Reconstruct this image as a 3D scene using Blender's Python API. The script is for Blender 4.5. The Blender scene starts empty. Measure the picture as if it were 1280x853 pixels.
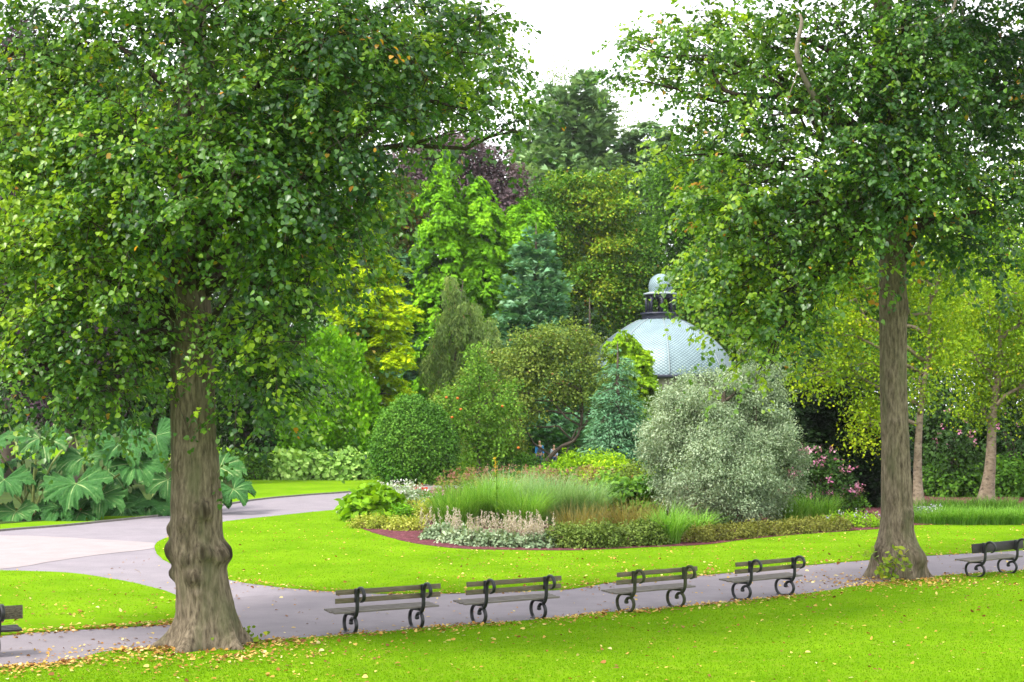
import bpy, bmesh, math, random
import numpy as np

SC = bpy.context.scene
COL = SC.collection
PI = math.pi
R = np.random.default_rng(7)
random.seed(7)

# ------------------------------------------------------------------ camera, sky, sun, exposure
CAM_H = 4.05
PITCH = math.atan(77.5 / 2000)
cam_d = bpy.data.cameras.new("camera")
cam = bpy.data.objects.new("camera", cam_d)
COL.objects.link(cam)
cam.location = (0, 0, CAM_H)
cam.rotation_euler = (PI / 2 + PITCH, 0, 0)
cam_d.sensor_width = 36
cam_d.lens = 36 * 2000 / 1280
cam_d.clip_start = 0.1
cam_d.clip_end = 3000
cam_d.dof.use_dof = True
cam_d.dof.focus_distance = 31
cam_d.dof.aperture_fstop = 3.2
SC.camera = cam

SUN_EL, SUN_AZ = math.radians(52), math.radians(235)      # compass bearing the light comes from (0 = +Y, clockwise)
world = bpy.data.worlds.new("World")
SC.world = world
world.use_nodes = True
wn, wl = world.node_tree.nodes, world.node_tree.links
bg = wn["Background"]
sky = wn.new("ShaderNodeTexSky")
sky.sky_type = 'NISHITA'
sky.sun_disc = False
sky.sun_elevation = SUN_EL
sky.sun_rotation = SUN_AZ
hs = wn.new("ShaderNodeHueSaturation")
hs.inputs["Saturation"].default_value = 0.25
wl.new(sky.outputs[0], hs.inputs["Color"])
mx = wn.new("ShaderNodeMixRGB")
mx.inputs[0].default_value = 0.75
mx.inputs[2].default_value = (6.3, 6.4, 6.6, 1)           # even bright cloud cover
wl.new(hs.outputs[0], mx.inputs[1])
wl.new(mx.outputs[0], bg.inputs[0])
bg.inputs[1].default_value = 0.1

sun_d = bpy.data.lights.new("sun", 'SUN')
sun = bpy.data.objects.new("sun", sun_d)
COL.objects.link(sun)
sun_d.energy = 1.5
sun_d.angle = math.radians(14)
sun_d.color = (1.0, 0.95, 0.86)
_d = np.array([math.sin(SUN_AZ) * math.cos(SUN_EL), math.cos(SUN_AZ) * math.cos(SUN_EL), math.sin(SUN_EL)])
sun.rotation_euler = (math.acos(_d[2]), 0, math.atan2(_d[1], _d[0]) + PI / 2)

SC.view_settings.view_transform = 'Standard'
SC.view_settings.look = 'None'
SC.view_settings.gamma = 1.0
SC.view_settings.exposure = 2.17
SC.view_settings.use_curve_mapping = False
SC.cycles.max_bounces = 6
SC.cycles.diffuse_bounces = 3
SC.cycles.glossy_bounces = 2
SC.cycles.transmission_bounces = 4
SC.cycles.use_denoising = True

# ------------------------------------------------------------------ helpers: picture -> place
F_PX = 2000.0


def _ray(px, py):
    u, v = (px - 640) / F_PX, (426.5 - py) / F_PX
    return np.array([u, math.cos(PITCH) - v * math.sin(PITCH), math.sin(PITCH) + v * math.cos(PITCH)])


def at(px, py, Y):
    d = _ray(px, py)
    return np.array([0, 0, CAM_H]) + d * (Y / d[1])


def gr(px, py):
    d = _ray(px, py)
    return (np.array([0, 0, CAM_H]) + d * (-CAM_H / d[2]))[:2]


def sm(Y):
    return Y / F_PX                       # metres per photo pixel at that distance


# ------------------------------------------------------------------ helpers: objects
def tag(o, label=None, cat=None, group=None, kind=None):
    if label: o["label"] = label
    if cat: o["category"] = cat
    if group: o["group"] = group
    if kind: o["kind"] = kind
    return o


def empty(name, loc, label, cat, group=None, rz=0.0):
    o = bpy.data.objects.new(name, None)
    COL.objects.link(o)
    o.location = loc
    o.rotation_euler = (0, 0, rz)
    o.empty_display_size = 0.2
    return tag(o, label, cat, group)


def np_mesh(name, V, loops, sizes, mat=None, parent=None, smooth=False, attrs=None, loc=None):
    V = np.asarray(V, dtype=np.float32)
    if parent is not None and loc is None:
        q = parent
        while q is not None:
            V = V - np.array(q.location, dtype=np.float32)
            q = q.parent
    if loc is not None:
        V = V - np.asarray(loc, dtype=np.float32)
    me = bpy.data.meshes.new(name)
    me.vertices.add(len(V))
    me.vertices.foreach_set("co", V.ravel())
    loops = np.asarray(loops, dtype=np.int32).ravel()
    sizes = np.asarray(sizes, dtype=np.int32)
    me.loops.add(len(loops))
    me.loops.foreach_set("vertex_index", loops)
    me.polygons.add(len(sizes))
    st = np.concatenate([[0], np.cumsum(sizes)[:-1]]).astype(np.int32)
    me.polygons.foreach_set("loop_start", st)
    if smooth:
        me.polygons.foreach_set("use_smooth", np.ones(len(sizes), dtype=bool))
    for k, a in (attrs or {}).items():
        at_ = me.attributes.new(k, 'FLOAT', 'POINT')
        at_.data.foreach_set("value", np.asarray(a, dtype=np.float32))
    me.update(calc_edges=True)
    me.validate()
    if mat: me.materials.append(mat)
    o = bpy.data.objects.new(name, me)
    COL.objects.link(o)
    if parent is not None: o.parent = parent
    if loc is not None and parent is None: o.location = loc
    return o


class MB:
    """collects shapes that become one mesh"""
    def __init__(s):
        s.V, s.L, s.S, s.n, s.A = [], [], [], 0, []

    def add(s, V, faces, a=0.0):
        V = np.asarray(V, dtype=np.float64).reshape(-1, 3)
        s.V.append(V)
        s.A.append(np.full(len(V), a) if np.isscalar(a) else np.asarray(a))
        for f in faces:
            s.L.extend([i + s.n for i in f])
            s.S.append(len(f))
        s.n += len(V)

    def add_np(s, V, loops, sizes, a):
        s.V.append(V); s.A.append(a)
        s.L.extend((np.asarray(loops).ravel() + s.n).tolist()); s.S.extend(list(sizes))
        s.n += len(V)

    def box(s, c, d, bev=0.0, rot=None, a=0.0):
        bm = bmesh.new()
        bmesh.ops.create_cube(bm, size=1)
        bmesh.ops.scale(bm, vec=d, verts=bm.verts)
        if bev:
            bmesh.ops.bevel(bm, geom=bm.edges[:], offset=bev, segments=2, affect='EDGES', profile=0.5)
        V = np.array([v.co[:] for v in bm.verts])
        if rot is not None: V = V @ np.array(rot).T
        bm.verts.index_update()
        s.add(V + np.array(c), [[v.index for v in f.verts] for f in bm.faces], a)
        bm.free()

    def tube(s, P, rad, n=8, cap=True, a=0.0, sx=1.0):
        P = np.asarray(P, dtype=np.float64)
        rad = np.broadcast_to(np.asarray(rad, dtype=np.float64), (len(P),))
        T = np.gradient(P, axis=0)
        T /= np.linalg.norm(T, axis=1)[:, None] + 1e-9
        ref = np.array([0.0, 0.0, 1.0]) if abs(T[0][2]) < 0.9 else np.array([1.0, 0, 0])
        V = []
        u = np.cross(T[0], ref); u /= np.linalg.norm(u)
        for i in range(len(P)):
            u = u - T[i] * (u @ T[i]); u /= np.linalg.norm(u) + 1e-9
            w = np.cross(T[i], u)
            th = np.arange(n) * 2 * PI / n
            V.append(P[i] + rad[i] * (np.cos(th)[:, None] * u + np.sin(th)[:, None] * w * sx))
        f = []
        for i in range(len(P) - 1):
            for j in range(n):
                k = (j + 1) % n
                f.append([i * n + j, i * n + k, (i + 1) * n + k, (i + 1) * n + j])
        if cap:
            f.append(list(range(n))[::-1]); f.append([(len(P) - 1) * n + j for j in range(n)])
        s.add(np.concatenate(V), f, a)

    def strip2d(s, uz, half, thick, x0, a=0.0):
        """flat iron bar following a curve in the (u,z) plane; half = half width across (x)"""
        P = np.asarray(uz, dtype=np.float64)
        T = np.gradient(P, axis=0); T /= np.linalg.norm(T, axis=1)[:, None] + 1e-9
        N = np.stack([-T[:, 1], T[:, 0]], 1)
        th = np.broadcast_to(np.asarray(thick, dtype=np.float64), (len(P),))
        V = []
        for i in range(len(P)):
            o, q = P[i] + N[i] * th[i], P[i] - N[i] * th[i]
            b = 0.7
            V += [(x0 - half, *(P[i] + N[i] * th[i] * b)), (x0 - half * b, *o), (x0 + half * b, *o), (x0 + half, *(P[i] + N[i] * th[i] * b)),
                  (x0 + half, *(P[i] - N[i] * th[i] * b)), (x0 + half * b, *q), (x0 - half * b, *q), (x0 - half, *(P[i] - N[i] * th[i] * b))]
        f = []
        for i in range(len(P) - 1):
            for j in range(8):
                k = (j + 1) % 8
                f.append([i * 8 + j, i * 8 + k, (i + 1) * 8 + k, (i + 1) * 8 + j])
        f.append(list(range(8))[::-1]); f.append([(len(P) - 1) * 8 + j for j in range(8)])
        s.add(V, f, a)

    def build(s, name, mat, parent=None, smooth=False, attr="tint", local=False, loc=None):
        V = np.concatenate(s.V)
        return np_mesh(name, V, s.L, s.S, mat, parent, smooth, {attr: np.concatenate(s.A)},
                       loc=(0, 0, 0) if local else loc)


def crom(P, k=8):
    """Catmull-Rom through points"""
    P = np.asarray(P, dtype=np.float64)
    Q = np.vstack([2 * P[0] - P[1], P, 2 * P[-1] - P[-2]])
    out = []
    for i in range(1, len(Q) - 2):
        for t in np.arange(k) / k:
            a, b, c, d = Q[i - 1], Q[i], Q[i + 1], Q[i + 2]
            out.append(0.5 * ((2 * b) + (c - a) * t + (2 * a - 5 * b + 4 * c - d) * t * t + (3 * b - a - 3 * c + d) * t ** 3))
    out.append(P[-1])
    return np.array(out)


def noise3(p, f=1.0, seed=0):
    p = np.asarray(p) * f
    r = np.random.default_rng(seed + 100)
    out = np.zeros(len(p))
    for k in range(6):
        w = r.normal(size=3) * (1.0 + 0.45 * k)
        out += np.sin(p @ w + r.uniform(0, 6.28)) / (1 + 0.4 * k)
    return out / 3.0


def unit(a):
    return a / (np.linalg.norm(a, axis=-1, keepdims=True) + 1e-9)


# ------------------------------------------------------------------ materials
def new_mat(name):
    m = bpy.data.materials.new(name)
    m.use_nodes = True
    return m, m.node_tree.nodes, m.node_tree.links, m.node_tree.nodes["Principled BSDF"]


def ramp(n, stops):
    r = n.new("ShaderNodeValToRGB")
    e = r.color_ramp.elements
    while len(e) > 1: e.remove(e[-1])
    e[0].position, e[0].color = stops[0][0], (*stops[0][1], 1)
    for p, c in stops[1:]:
        k = e.new(p); k.color = (*c, 1)
    return r


def leaf_mat(name, stops, trans=0.3, rough=0.6, spec=0.12, tcol=1.3):
    m, n, l, b = new_mat(name)
    a = n.new("ShaderNodeAttribute"); a.attribute_name = "tint"
    r = ramp(n, stops)
    l.new(a.outputs["Fac"], r.inputs[0])
    l.new(r.outputs[0], b.inputs["Base Color"])
    b.inputs["Roughness"].default_value = rough
    b.inputs["Specular IOR Level"].default_value = spec
    if trans > 0:
        t = n.new("ShaderNodeBsdfTranslucent")
        g = n.new("ShaderNodeMixRGB"); g.blend_type = 'MULTIPLY'; g.inputs[0].default_value = 1
        g.inputs[2].default_value = (tcol * 1.05, tcol, tcol * 0.5, 1)
        l.new(r.outputs[0], g.inputs[1]); l.new(g.outputs[0], t.inputs["Color"])
        mix = n.new("ShaderNodeMixShader"); mix.inputs[0].default_value = trans
        l.new(b.outputs[0], mix.inputs[1]); l.new(t.outputs[0], mix.inputs[2])
        l.new(mix.outputs[0], n["Material Output"].inputs["Surface"])
    return m


def greens(name, a, b, c, extra=None, gain=1.12, sat=1.4, **k):
    def sa(q):
        return (q[0], q[1], max(.0012, q[2] * (2 - sat)))
    a, b, c = sa(a), sa(b), sa(c)
    a, b, c = (tuple(min(.8, x * gain) for x in q) for q in (a, b, c))
    st = [(0.0, a), (0.5, b), (0.9, c)]
    if extra: st += [(0.965, c), (0.975, extra)]
    return leaf_mat(name, st, **k)


def noise_mat(name, c1, c2, scale=4.0, detail=6, rough=0.8, bump=0.0, stretch=(1, 1, 1), c3=None, scale3=30, f3=0.5, spec=0.3, dark_attr=None, coords="Object"):
    m, n, l, b = new_mat(name)
    tc = n.new("ShaderNodeTexCoord")
    mp = n.new("ShaderNodeMapping"); mp.inputs["Scale"].default_value = stretch
    l.new(tc.outputs[coords], mp.inputs[0])
    nz = n.new("ShaderNodeTexNoise"); nz.inputs["Scale"].default_value = scale; nz.inputs["Detail"].default_value = detail
    nz.inputs["Roughness"].default_value = 0.62
    l.new(mp.outputs[0], nz.inputs["Vector"])
    r = ramp(n, [(0.3, c1), (0.7, c2)])
    l.new(nz.outputs["Fac"], r.inputs[0])
    out = r.outputs[0]
    if c3 is not None:
        n3 = n.new("ShaderNodeTexNoise"); n3.inputs["Scale"].default_value = scale3; n3.inputs["Detail"].default_value = 4
        l.new(mp.outputs[0], n3.inputs["Vector"])
        r3 = ramp(n, [(0.5, (0, 0, 0)), (0.68, (f3, f3, f3))])
        l.new(n3.outputs["Fac"], r3.inputs[0])
        mxx = n.new("ShaderNodeMixRGB"); l.new(r3.outputs[0], mxx.inputs[0]); l.new(out, mxx.inputs[1]); mxx.inputs[2].default_value = (*c3, 1)
        out = mxx.outputs[0]
    if dark_attr is not None:
        a = n.new("ShaderNodeAttribute"); a.attribute_name = "tint"
        mxx = n.new("ShaderNodeMixRGB"); l.new(a.outputs["Fac"], mxx.inputs[0]); l.new(out, mxx.inputs[1]); mxx.inputs[2].default_value = (*dark_attr, 1)
        out = mxx.outputs[0]
    l.new(out, b.inputs["Base Color"])
    b.inputs["Roughness"].default_value = rough
    b.inputs["Specular IOR Level"].default_value = spec
    if bump:
        bp = n.new("ShaderNodeBump"); bp.inputs["Strength"].default_value = bump; bp.inputs["Distance"].default_value = 0.03
        l.new(nz.outputs["Fac"], bp.inputs["Height"]); l.new(bp.outputs[0], b.inputs["Normal"])
    return m


def plain(name, c, rough=0.6, metal=0.0, spec=0.4):
    return noise_mat(name, tuple(x * 0.85 for x in c), tuple(min(1, x * 1.12) for x in c), scale=9, rough=rough, spec=spec)


M = {}
M["lawn"] = noise_mat("lawn_grass", (0.078, 0.175, 0.004), (0.145, 0.265, 0.008), scale=0.42, detail=9, rough=1.0, spec=0.0, c3=(0.155, 0.205, 0.02), scale3=5.0, f3=0.5, bump=0.3)
M["ground"] = noise_mat("ground_soil", (0.0240, 0.0400, 0.0096), (0.0480, 0.0800, 0.0160), scale=1.2, detail=8, rough=0.95, spec=0.05)
M["asphalt"] = noise_mat("asphalt", (0.1644, 0.1444, 0.1657), (0.2142, 0.1865, 0.2105), scale=1.1, detail=10, rough=0.85, c3=(0.1195, 0.1025, 0.1119), scale3=60, f3=0.5, bump=0.12)
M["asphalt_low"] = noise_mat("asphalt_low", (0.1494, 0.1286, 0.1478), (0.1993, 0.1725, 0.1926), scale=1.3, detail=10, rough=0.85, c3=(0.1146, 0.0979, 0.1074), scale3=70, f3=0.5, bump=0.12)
M["paving"] = noise_mat("pale_paving", (0.225, 0.19, 0.195), (0.275, 0.235, 0.24), scale=1.5, detail=9, rough=0.85, c3=(0.19, 0.165, 0.17), scale3=40, f3=0.4)
M["kerb"] = noise_mat("kerb_edge", (0.1050, 0.0975, 0.0825), (0.1800, 0.1650, 0.1500), scale=6, rough=0.9)
M["mulch"] = noise_mat("mulch", (0.035, 0.012, 0.014), (0.20, 0.075, 0.09), scale=9, detail=10, rough=1.0, bump=1.0, spec=0.0, c3=(0.05, 0.03, 0.02), scale3=3, f3=0.5)
M["bark"] = noise_mat("lime_bark", (0.040, 0.031, 0.021), (0.235, 0.190, 0.134), scale=9.0, detail=14, rough=0.95, bump=1.0, stretch=(2.0, 2.0, 0.45), c3=(0.080, 0.086, 0.042), scale3=1.6, f3=0.6, spec=0.03, dark_attr=(0.024, 0.018, 0.012))
M["limb"] = noise_mat("limb_bark", (0.028, 0.022, 0.016), (0.07, 0.056, 0.042), scale=8, rough=0.95, bump=0.5, spec=0.1)
M["deadwood"] = noise_mat("bare_wood", (0.14, 0.11, 0.085), (0.24, 0.2, 0.16), scale=9, rough=0.9)
M["birch_bark"] = noise_mat("birch_bark", (0.1360, 0.0960, 0.0600), (0.2880, 0.2320, 0.1680), scale=4, detail=8, rough=0.85, c3=(0.0560, 0.0400, 0.0280), scale3=6, f3=0.8, stretch=(1, 1, 1.6))
M["far_bark"] = noise_mat("far_bark", (0.05, 0.038, 0.028), (0.11, 0.085, 0.065), scale=3, rough=0.95)
M["wood"] = noise_mat("weathered_slat", (0.0632, 0.0490, 0.0283), (0.1527, 0.1253, 0.0817), scale=5, detail=9, rough=0.8, stretch=(1, 9, 9), c3=(0.0599, 0.0676, 0.0240), scale3=4, f3=0.7, bump=0.3)
M["seat_wood"] = noise_mat("seat_slat", (0.0840, 0.0711, 0.0593), (0.1680, 0.1482, 0.1334), scale=5, detail=9, rough=0.7, stretch=(1, 9, 9), bump=0.3)
M["dark_wood"] = noise_mat("dark_slat", (0.012, 0.010, 0.011), (0.026, 0.022, 0.022), scale=5, detail=9, rough=0.55, stretch=(1, 9, 9), bump=0.2)
M["mossy_wood"] = noise_mat("mossy_slat", (0.03, 0.026, 0.017), (0.10, 0.085, 0.055), scale=9, detail=9, rough=0.85, stretch=(2, 5, 5), c3=(0.17, 0.165, 0.11), scale3=14, f3=0.6, bump=0.4)
M["iron"] = noise_mat("black_iron", (0.0042, 0.0045, 0.0056), (0.0112, 0.0112, 0.0133), scale=20, rough=0.5, bump=0.15, spec=0.45)
M["iron_moss"] = noise_mat("mossy_iron", (0.014, 0.016, 0.010), (0.05, 0.055, 0.018), scale=12, rough=0.75, bump=0.2)

# ------------------------------------------------------------------ foliage
T_RHOMB = (np.array([[0, 0, 0], [.45, .36, .07], [1, 0, -.05], [.45, -.36, .07]]), [[0, 1, 2, 3]])
T_HEART = (np.array([[0, 0, 0], [-.08, .24, .05], [.25, .46, .08], [.62, .34, .03], [1.0, 0, -.14], [.62, -.34, .03], [.25, -.46, .08], [-.08, -.24, .05], [.4, 0, -.02]]),
           [[0, 8, 2, 1], [8, 4, 3, 2], [0, 7, 6, 8], [8, 6, 5, 4]])
T_SLIM = (np.array([[0, 0, 0], [.4, .13, .03], [1, 0, -.06], [.4, -.13, .03]]), [[0, 1, 2, 3]])
T_FAN = (np.array([[0, 0, 0], [.5, .30, .05], [.95, .42, -.05], [.72, .12, .04], [1.1, 0, -.06], [.72, -.12, .04], [.95, -.42, -.05], [.5, -.30, .05]]),
         [[0, 3, 2, 1], [0, 5, 4, 3], [0, 7, 6, 5]])
T_BLADE = (np.array([[0, -.5, 0], [0, .5, 0], [1, 0, 0]]), [[0, 1, 2]])


def leaves(tmpl, pos, axis, nrm, size, width=1.0):
    """instances of a leaf as raw arrays"""
    T, F = tmpl
    axis = unit(axis)
    side = unit(np.cross(nrm, axis))
    up = np.cross(axis, side)
    size = np.broadcast_to(size, (len(pos),))
    width = np.broadcast_to(width, (len(pos),))
    V = (pos[:, None, :]
         + T[None, :, 0, None] * axis[:, None, :] * size[:, None, None]
         + T[None, :, 1, None] * side[:, None, :] * (size * width)[:, None, None]
         + T[None, :, 2, None] * up[:, None, :] * size[:, None, None])
    k = len(T)
    flat = np.concatenate([np.array(f) for f in F])
    loops = (flat[None, :] + (np.arange(len(pos)) * k)[:, None]).ravel()
    sizes = np.tile(np.array([len(f) for f in F]), len(pos))
    return V.reshape(-1, 3), loops, sizes, k


def lobe_points(lobes, n, rng, shell=0.55, zcut=None, lump=0.22, seed=0, upbias=0.0):
    """points near the outside of a union of ellipsoids, with an uneven outline"""
    Cn = np.array([l[0] for l in lobes]); Rd = np.array([l[1] for l in lobes])
    w = (Rd[:, 0] * Rd[:, 2] + Rd[:, 0] * Rd[:, 1] + Rd[:, 1] * Rd[:, 2]) ; w = w / w.sum()
    idx = rng.choice(len(lobes), size=int(n * 1.6), p=w)
    d = unit(rng.normal(size=(len(idx), 3)))
    flip = (d[:, 2] < 0) & (rng.random(len(idx)) < upbias)
    d[flip, 2] *= -1
    f = shell + (1.03 - shell) * rng.random(len(idx)) ** 0.6
    f = f * (1 + lump * noise3(d * 2.2 + idx[:, None] * 1.7, 1.6, seed))
    p = Cn[idx] + d * Rd[idx] * f[:, None]
    keep = np.ones(len(p), bool)
    if 1 < len(lobes) < 60:
        for j in range(len(lobes)):
            q = (((p - Cn[j]) / Rd[j]) ** 2).sum(1)
            keep &= ~((q < 0.42) & (idx != j))
    if zcut is not None: keep &= p[:, 2] > zcut
    p, d = p[keep][:n], d[keep][:n]
    idx = idx[keep][:n]
    o = unit(d / Rd[idx])
    return p, o


def puffed(lobes, per, frac, rng, zmin=None):
    """break every lobe into rounded puffs sitting on its outside, with dark gaps between"""
    out = []
    for c, r in lobes:
        m = max(3, int(per))
        i = np.arange(m) + .5
        phi = np.arccos(1 - 2 * i / m); th_ = PI * (1 + 5 ** .5) * i + rng.uniform(0, 6)
        d = np.stack([np.cos(th_) * np.sin(phi), np.sin(th_) * np.sin(phi), np.cos(phi)], 1) + rng.normal(size=(m, 3)) * .16
        for q in d:
            p = c + q * r * rng.uniform(.62, .92)
            if zmin is not None and p[2] < zmin: continue
            out.append((p, r * frac * rng.uniform(.7, 1.25) * np.array([1, 1, .8])))
    return out


def foliage(lobes, n, k, cr, size, mode="broad", tmpl=T_RHOMB, rng=R, shell=0.55, zcut=0.1, tv=0.14, lump=0.22, seed=0, width=1.0, spread=0.25, upbias=0.0):
    p, o = lobe_points(lobes, n, rng, shell, zcut, lump, seed, upbias)
    n = len(p)
    ct = np.clip(0.42 + 0.30 * noise3(p, 0.35, seed + 3) + rng.normal(size=n) * spread * 0.6, 0.02, 0.88)
    P, O, t = np.repeat(p, k, 0), np.repeat(o, k, 0), np.repeat(ct, k)
    N = len(P)
    rnd = rng.normal(size=(N, 3))
    U = np.array([0, 0, 1.0])
    if mode == "broad":
        off = rnd * np.array([1, 1, 0.6]) * cr
        # leaf pads: sink the rim so that a clump reads as a small dome
        h = np.linalg.norm(off[:, :2], axis=1) / (cr + 1e-6)
        off[:, 2] -= 0.28 * cr * h * h
        nr = unit(O * 0.55 + rnd * 0.45 + U * 0.75 + rng.normal(size=(N, 3)) * 0.35)
        ax = O * 0.8 + rng.normal(size=(N, 3)) * 0.8 - U * 0.35
    elif mode == "spray":
        oh = unit(O * np.array([1, 1, 0.0]) + 1e-4)
        s = rng.random(N)
        sd = np.cross(oh, U) * rng.normal(size=N)[:, None] * (0.42 * cr) * (1.15 - s)[:, None]
        off = oh * ((s - 0.5) * 2.2 * cr)[:, None] + sd - U * (s * s * 0.55 * cr)[:, None] + rng.normal(size=(N, 3)) * 0.10 * cr
        nr = unit(U + rng.normal(size=(N, 3)) * 0.35 + O * 0.25)
        ax = oh * 0.8 + unit(sd) * 0.55 - U * 0.25 + rng.normal(size=(N, 3)) * 0.2
    elif mode == "up":
        off = rnd * np.array([0.5, 0.5, 1.0]) * cr
        nr = unit(O + rng.normal(size=(N, 3)) * 0.5 + U * 0.35)
        ax = U * 0.75 + O * 0.65 + rng.normal(size=(N, 3)) * 0.45
    elif mode == "fern":
        s = rng.random(N)
        oh = unit(O * np.array([1, 1, 0.0]) + rng.normal(size=(n, 3)).repeat(k, 0) * np.array([.35, .35, 0]))
        off = oh * ((s - .4) * 1.6 * cr)[:, None] - U * ((s ** 2) * cr * 1.5 - 0.3 * cr)[:, None] + np.cross(oh, U) * (rng.normal(size=N) * 0.28 * cr)[:, None]
        nr = unit(O * 0.7 + U * 0.7 + rng.normal(size=(N, 3)) * 0.4)
        ax = oh * 0.6 - U * 0.7 + rng.normal(size=(N, 3)) * 0.35
    elif mode == "shag":
        s = rng.random(N)
        off = rnd * np.array([.55, .55, .4]) * cr - U * (s * 1.1 * cr)[:, None]
        nr = unit(O + rng.normal(size=(N, 3)) * 0.7 + U * 0.5)
        ax = -U * .55 + O * .55 + rng.normal(size=(N, 3)) * 0.6
    else:  # weep
        s = rng.random(N)
        off = rng.normal(size=(N, 3)) * np.array([0.16, 0.16, 0.1]) * cr - U * (s * 1.6 * cr)[:, None] + O * (0.25 * cr * np.sin(s * 2.2))[:, None]
        nr = unit(O + rng.normal(size=(N, 3)) * 0.6 + U * 0.3)
        ax = -U + rng.normal(size=(N, 3)) * 0.35 + O * 0.2
    pos = P + off
    if zcut is not None: pos[:, 2] = np.maximum(pos[:, 2], zcut * 0.5)
    tt = np.clip(t + rng.normal(size=N) * tv, 0, 0.94)
    rare = rng.random(N)
    tt = np.where(rare > 0.992, 0.99, tt)
    V, L, S, kk = leaves(tmpl, pos, ax, nr, size * rng.uniform(0.7, 1.25, N), width)
    return V, L, S, np.repeat(tt, kk), p


def limb_path(a, b, rng, sag=0.15, k=7, wob=0.05):
    a, b = np.asarray(a, float), np.asarray(b, float)
    L = np.linalg.norm(b - a)
    t = np.linspace(0, 1, k)[:, None]
    P = a + (b - a) * t
    P[:, 2] += np.sin(t[:, 0] * PI) * sag * L
    w = rng.normal(size=(k, 3)) * wob * L; w[0] = 0; w[-1] = 0
    return P + w


def px_lobes(Y, items):
    """(px, py, rx_px, ry_px[, dY[, depth_radius_m]]) -> ellipsoids standing at distance Y"""
    out = []
    for it in items:
        px, py, rx, ry = it[:4]
        dY = it[4] if len(it) > 4 else 0.0
        rd = it[5] if len(it) > 5 else 0.5 * (rx + ry) * sm(Y)
        out.append((at(px, py, Y + dY), np.array([rx * sm(Y), rd, ry * sm(Y)])))
    return out


def tree(name, label, cat, base, lobes, mat, n, k, cr, size, mode="broad", tmpl=T_RHOMB, trunk_r=0.25, bark=None, group=None,
         limbs=True, trunk_pts=None, seed=0, puff=None, **kw):
    rng = np.random.default_rng(1000 + seed)
    root = empty(name, (base[0], base[1], 0), label, cat, group)
    top = max(l[0][2] + 0.4 * l[1][2] for l in lobes)
    cx = np.mean([l[0][0] for l in lobes]); cy = np.mean([l[0][1] for l in lobes])
    mb = MB()
    if trunk_pts is None:
        P = np.array([[base[0], base[1], -0.1], [base[0] * .9 + cx * .1, base[1] * .9 + cy * .1, top * .3], [base[0] * .5 + cx * .5, base[1] * .5 + cy * .5, top * .65], [cx, cy, top]])
    else:
        P = np.array(trunk_pts, float)
    P = crom(P, 6)
    tt = np.linspace(0, 1, len(P))
    mb.tube(P, trunk_r * (1.25 * np.exp(-tt * 14) * 0.5 + 1 - 0.85 * tt), n=10)
    if limbs:
        for c, r in lobes:
            j = int(np.clip(np.searchsorted(P[:, 2], c[2] - 0.55 * np.hypot(c[0] - cx, c[1] - cy) - r[2] * .4), 1, len(P) - 2))
            q = limb_path(P[j], c, rng, 0.08)
            mb.tube(q, np.linspace(trunk_r * 0.4, trunk_r * 0.12, len(q)), n=6)
            for _ in range(3):
                e = c + unit(rng.normal(size=3)) * r * 0.8
                q2 = limb_path(q[-3], e, rng, 0.05)
                mb.tube(q2, np.linspace(trunk_r * 0.16, trunk_r * 0.04, len(q2)), n=5)
    mb.build("trunk", bark or M["far_bark"], root, True)
    if puff: lobes = puffed(lobes, puff[0], puff[1], rng, .3)
    V, L, S, A, _ = foliage(lobes, n, k, cr, size, mode, tmpl, rng, seed=seed, **kw)
    np_mesh("crown", V, L, S, mat, root, False, {"tint": A})
    return root


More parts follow.
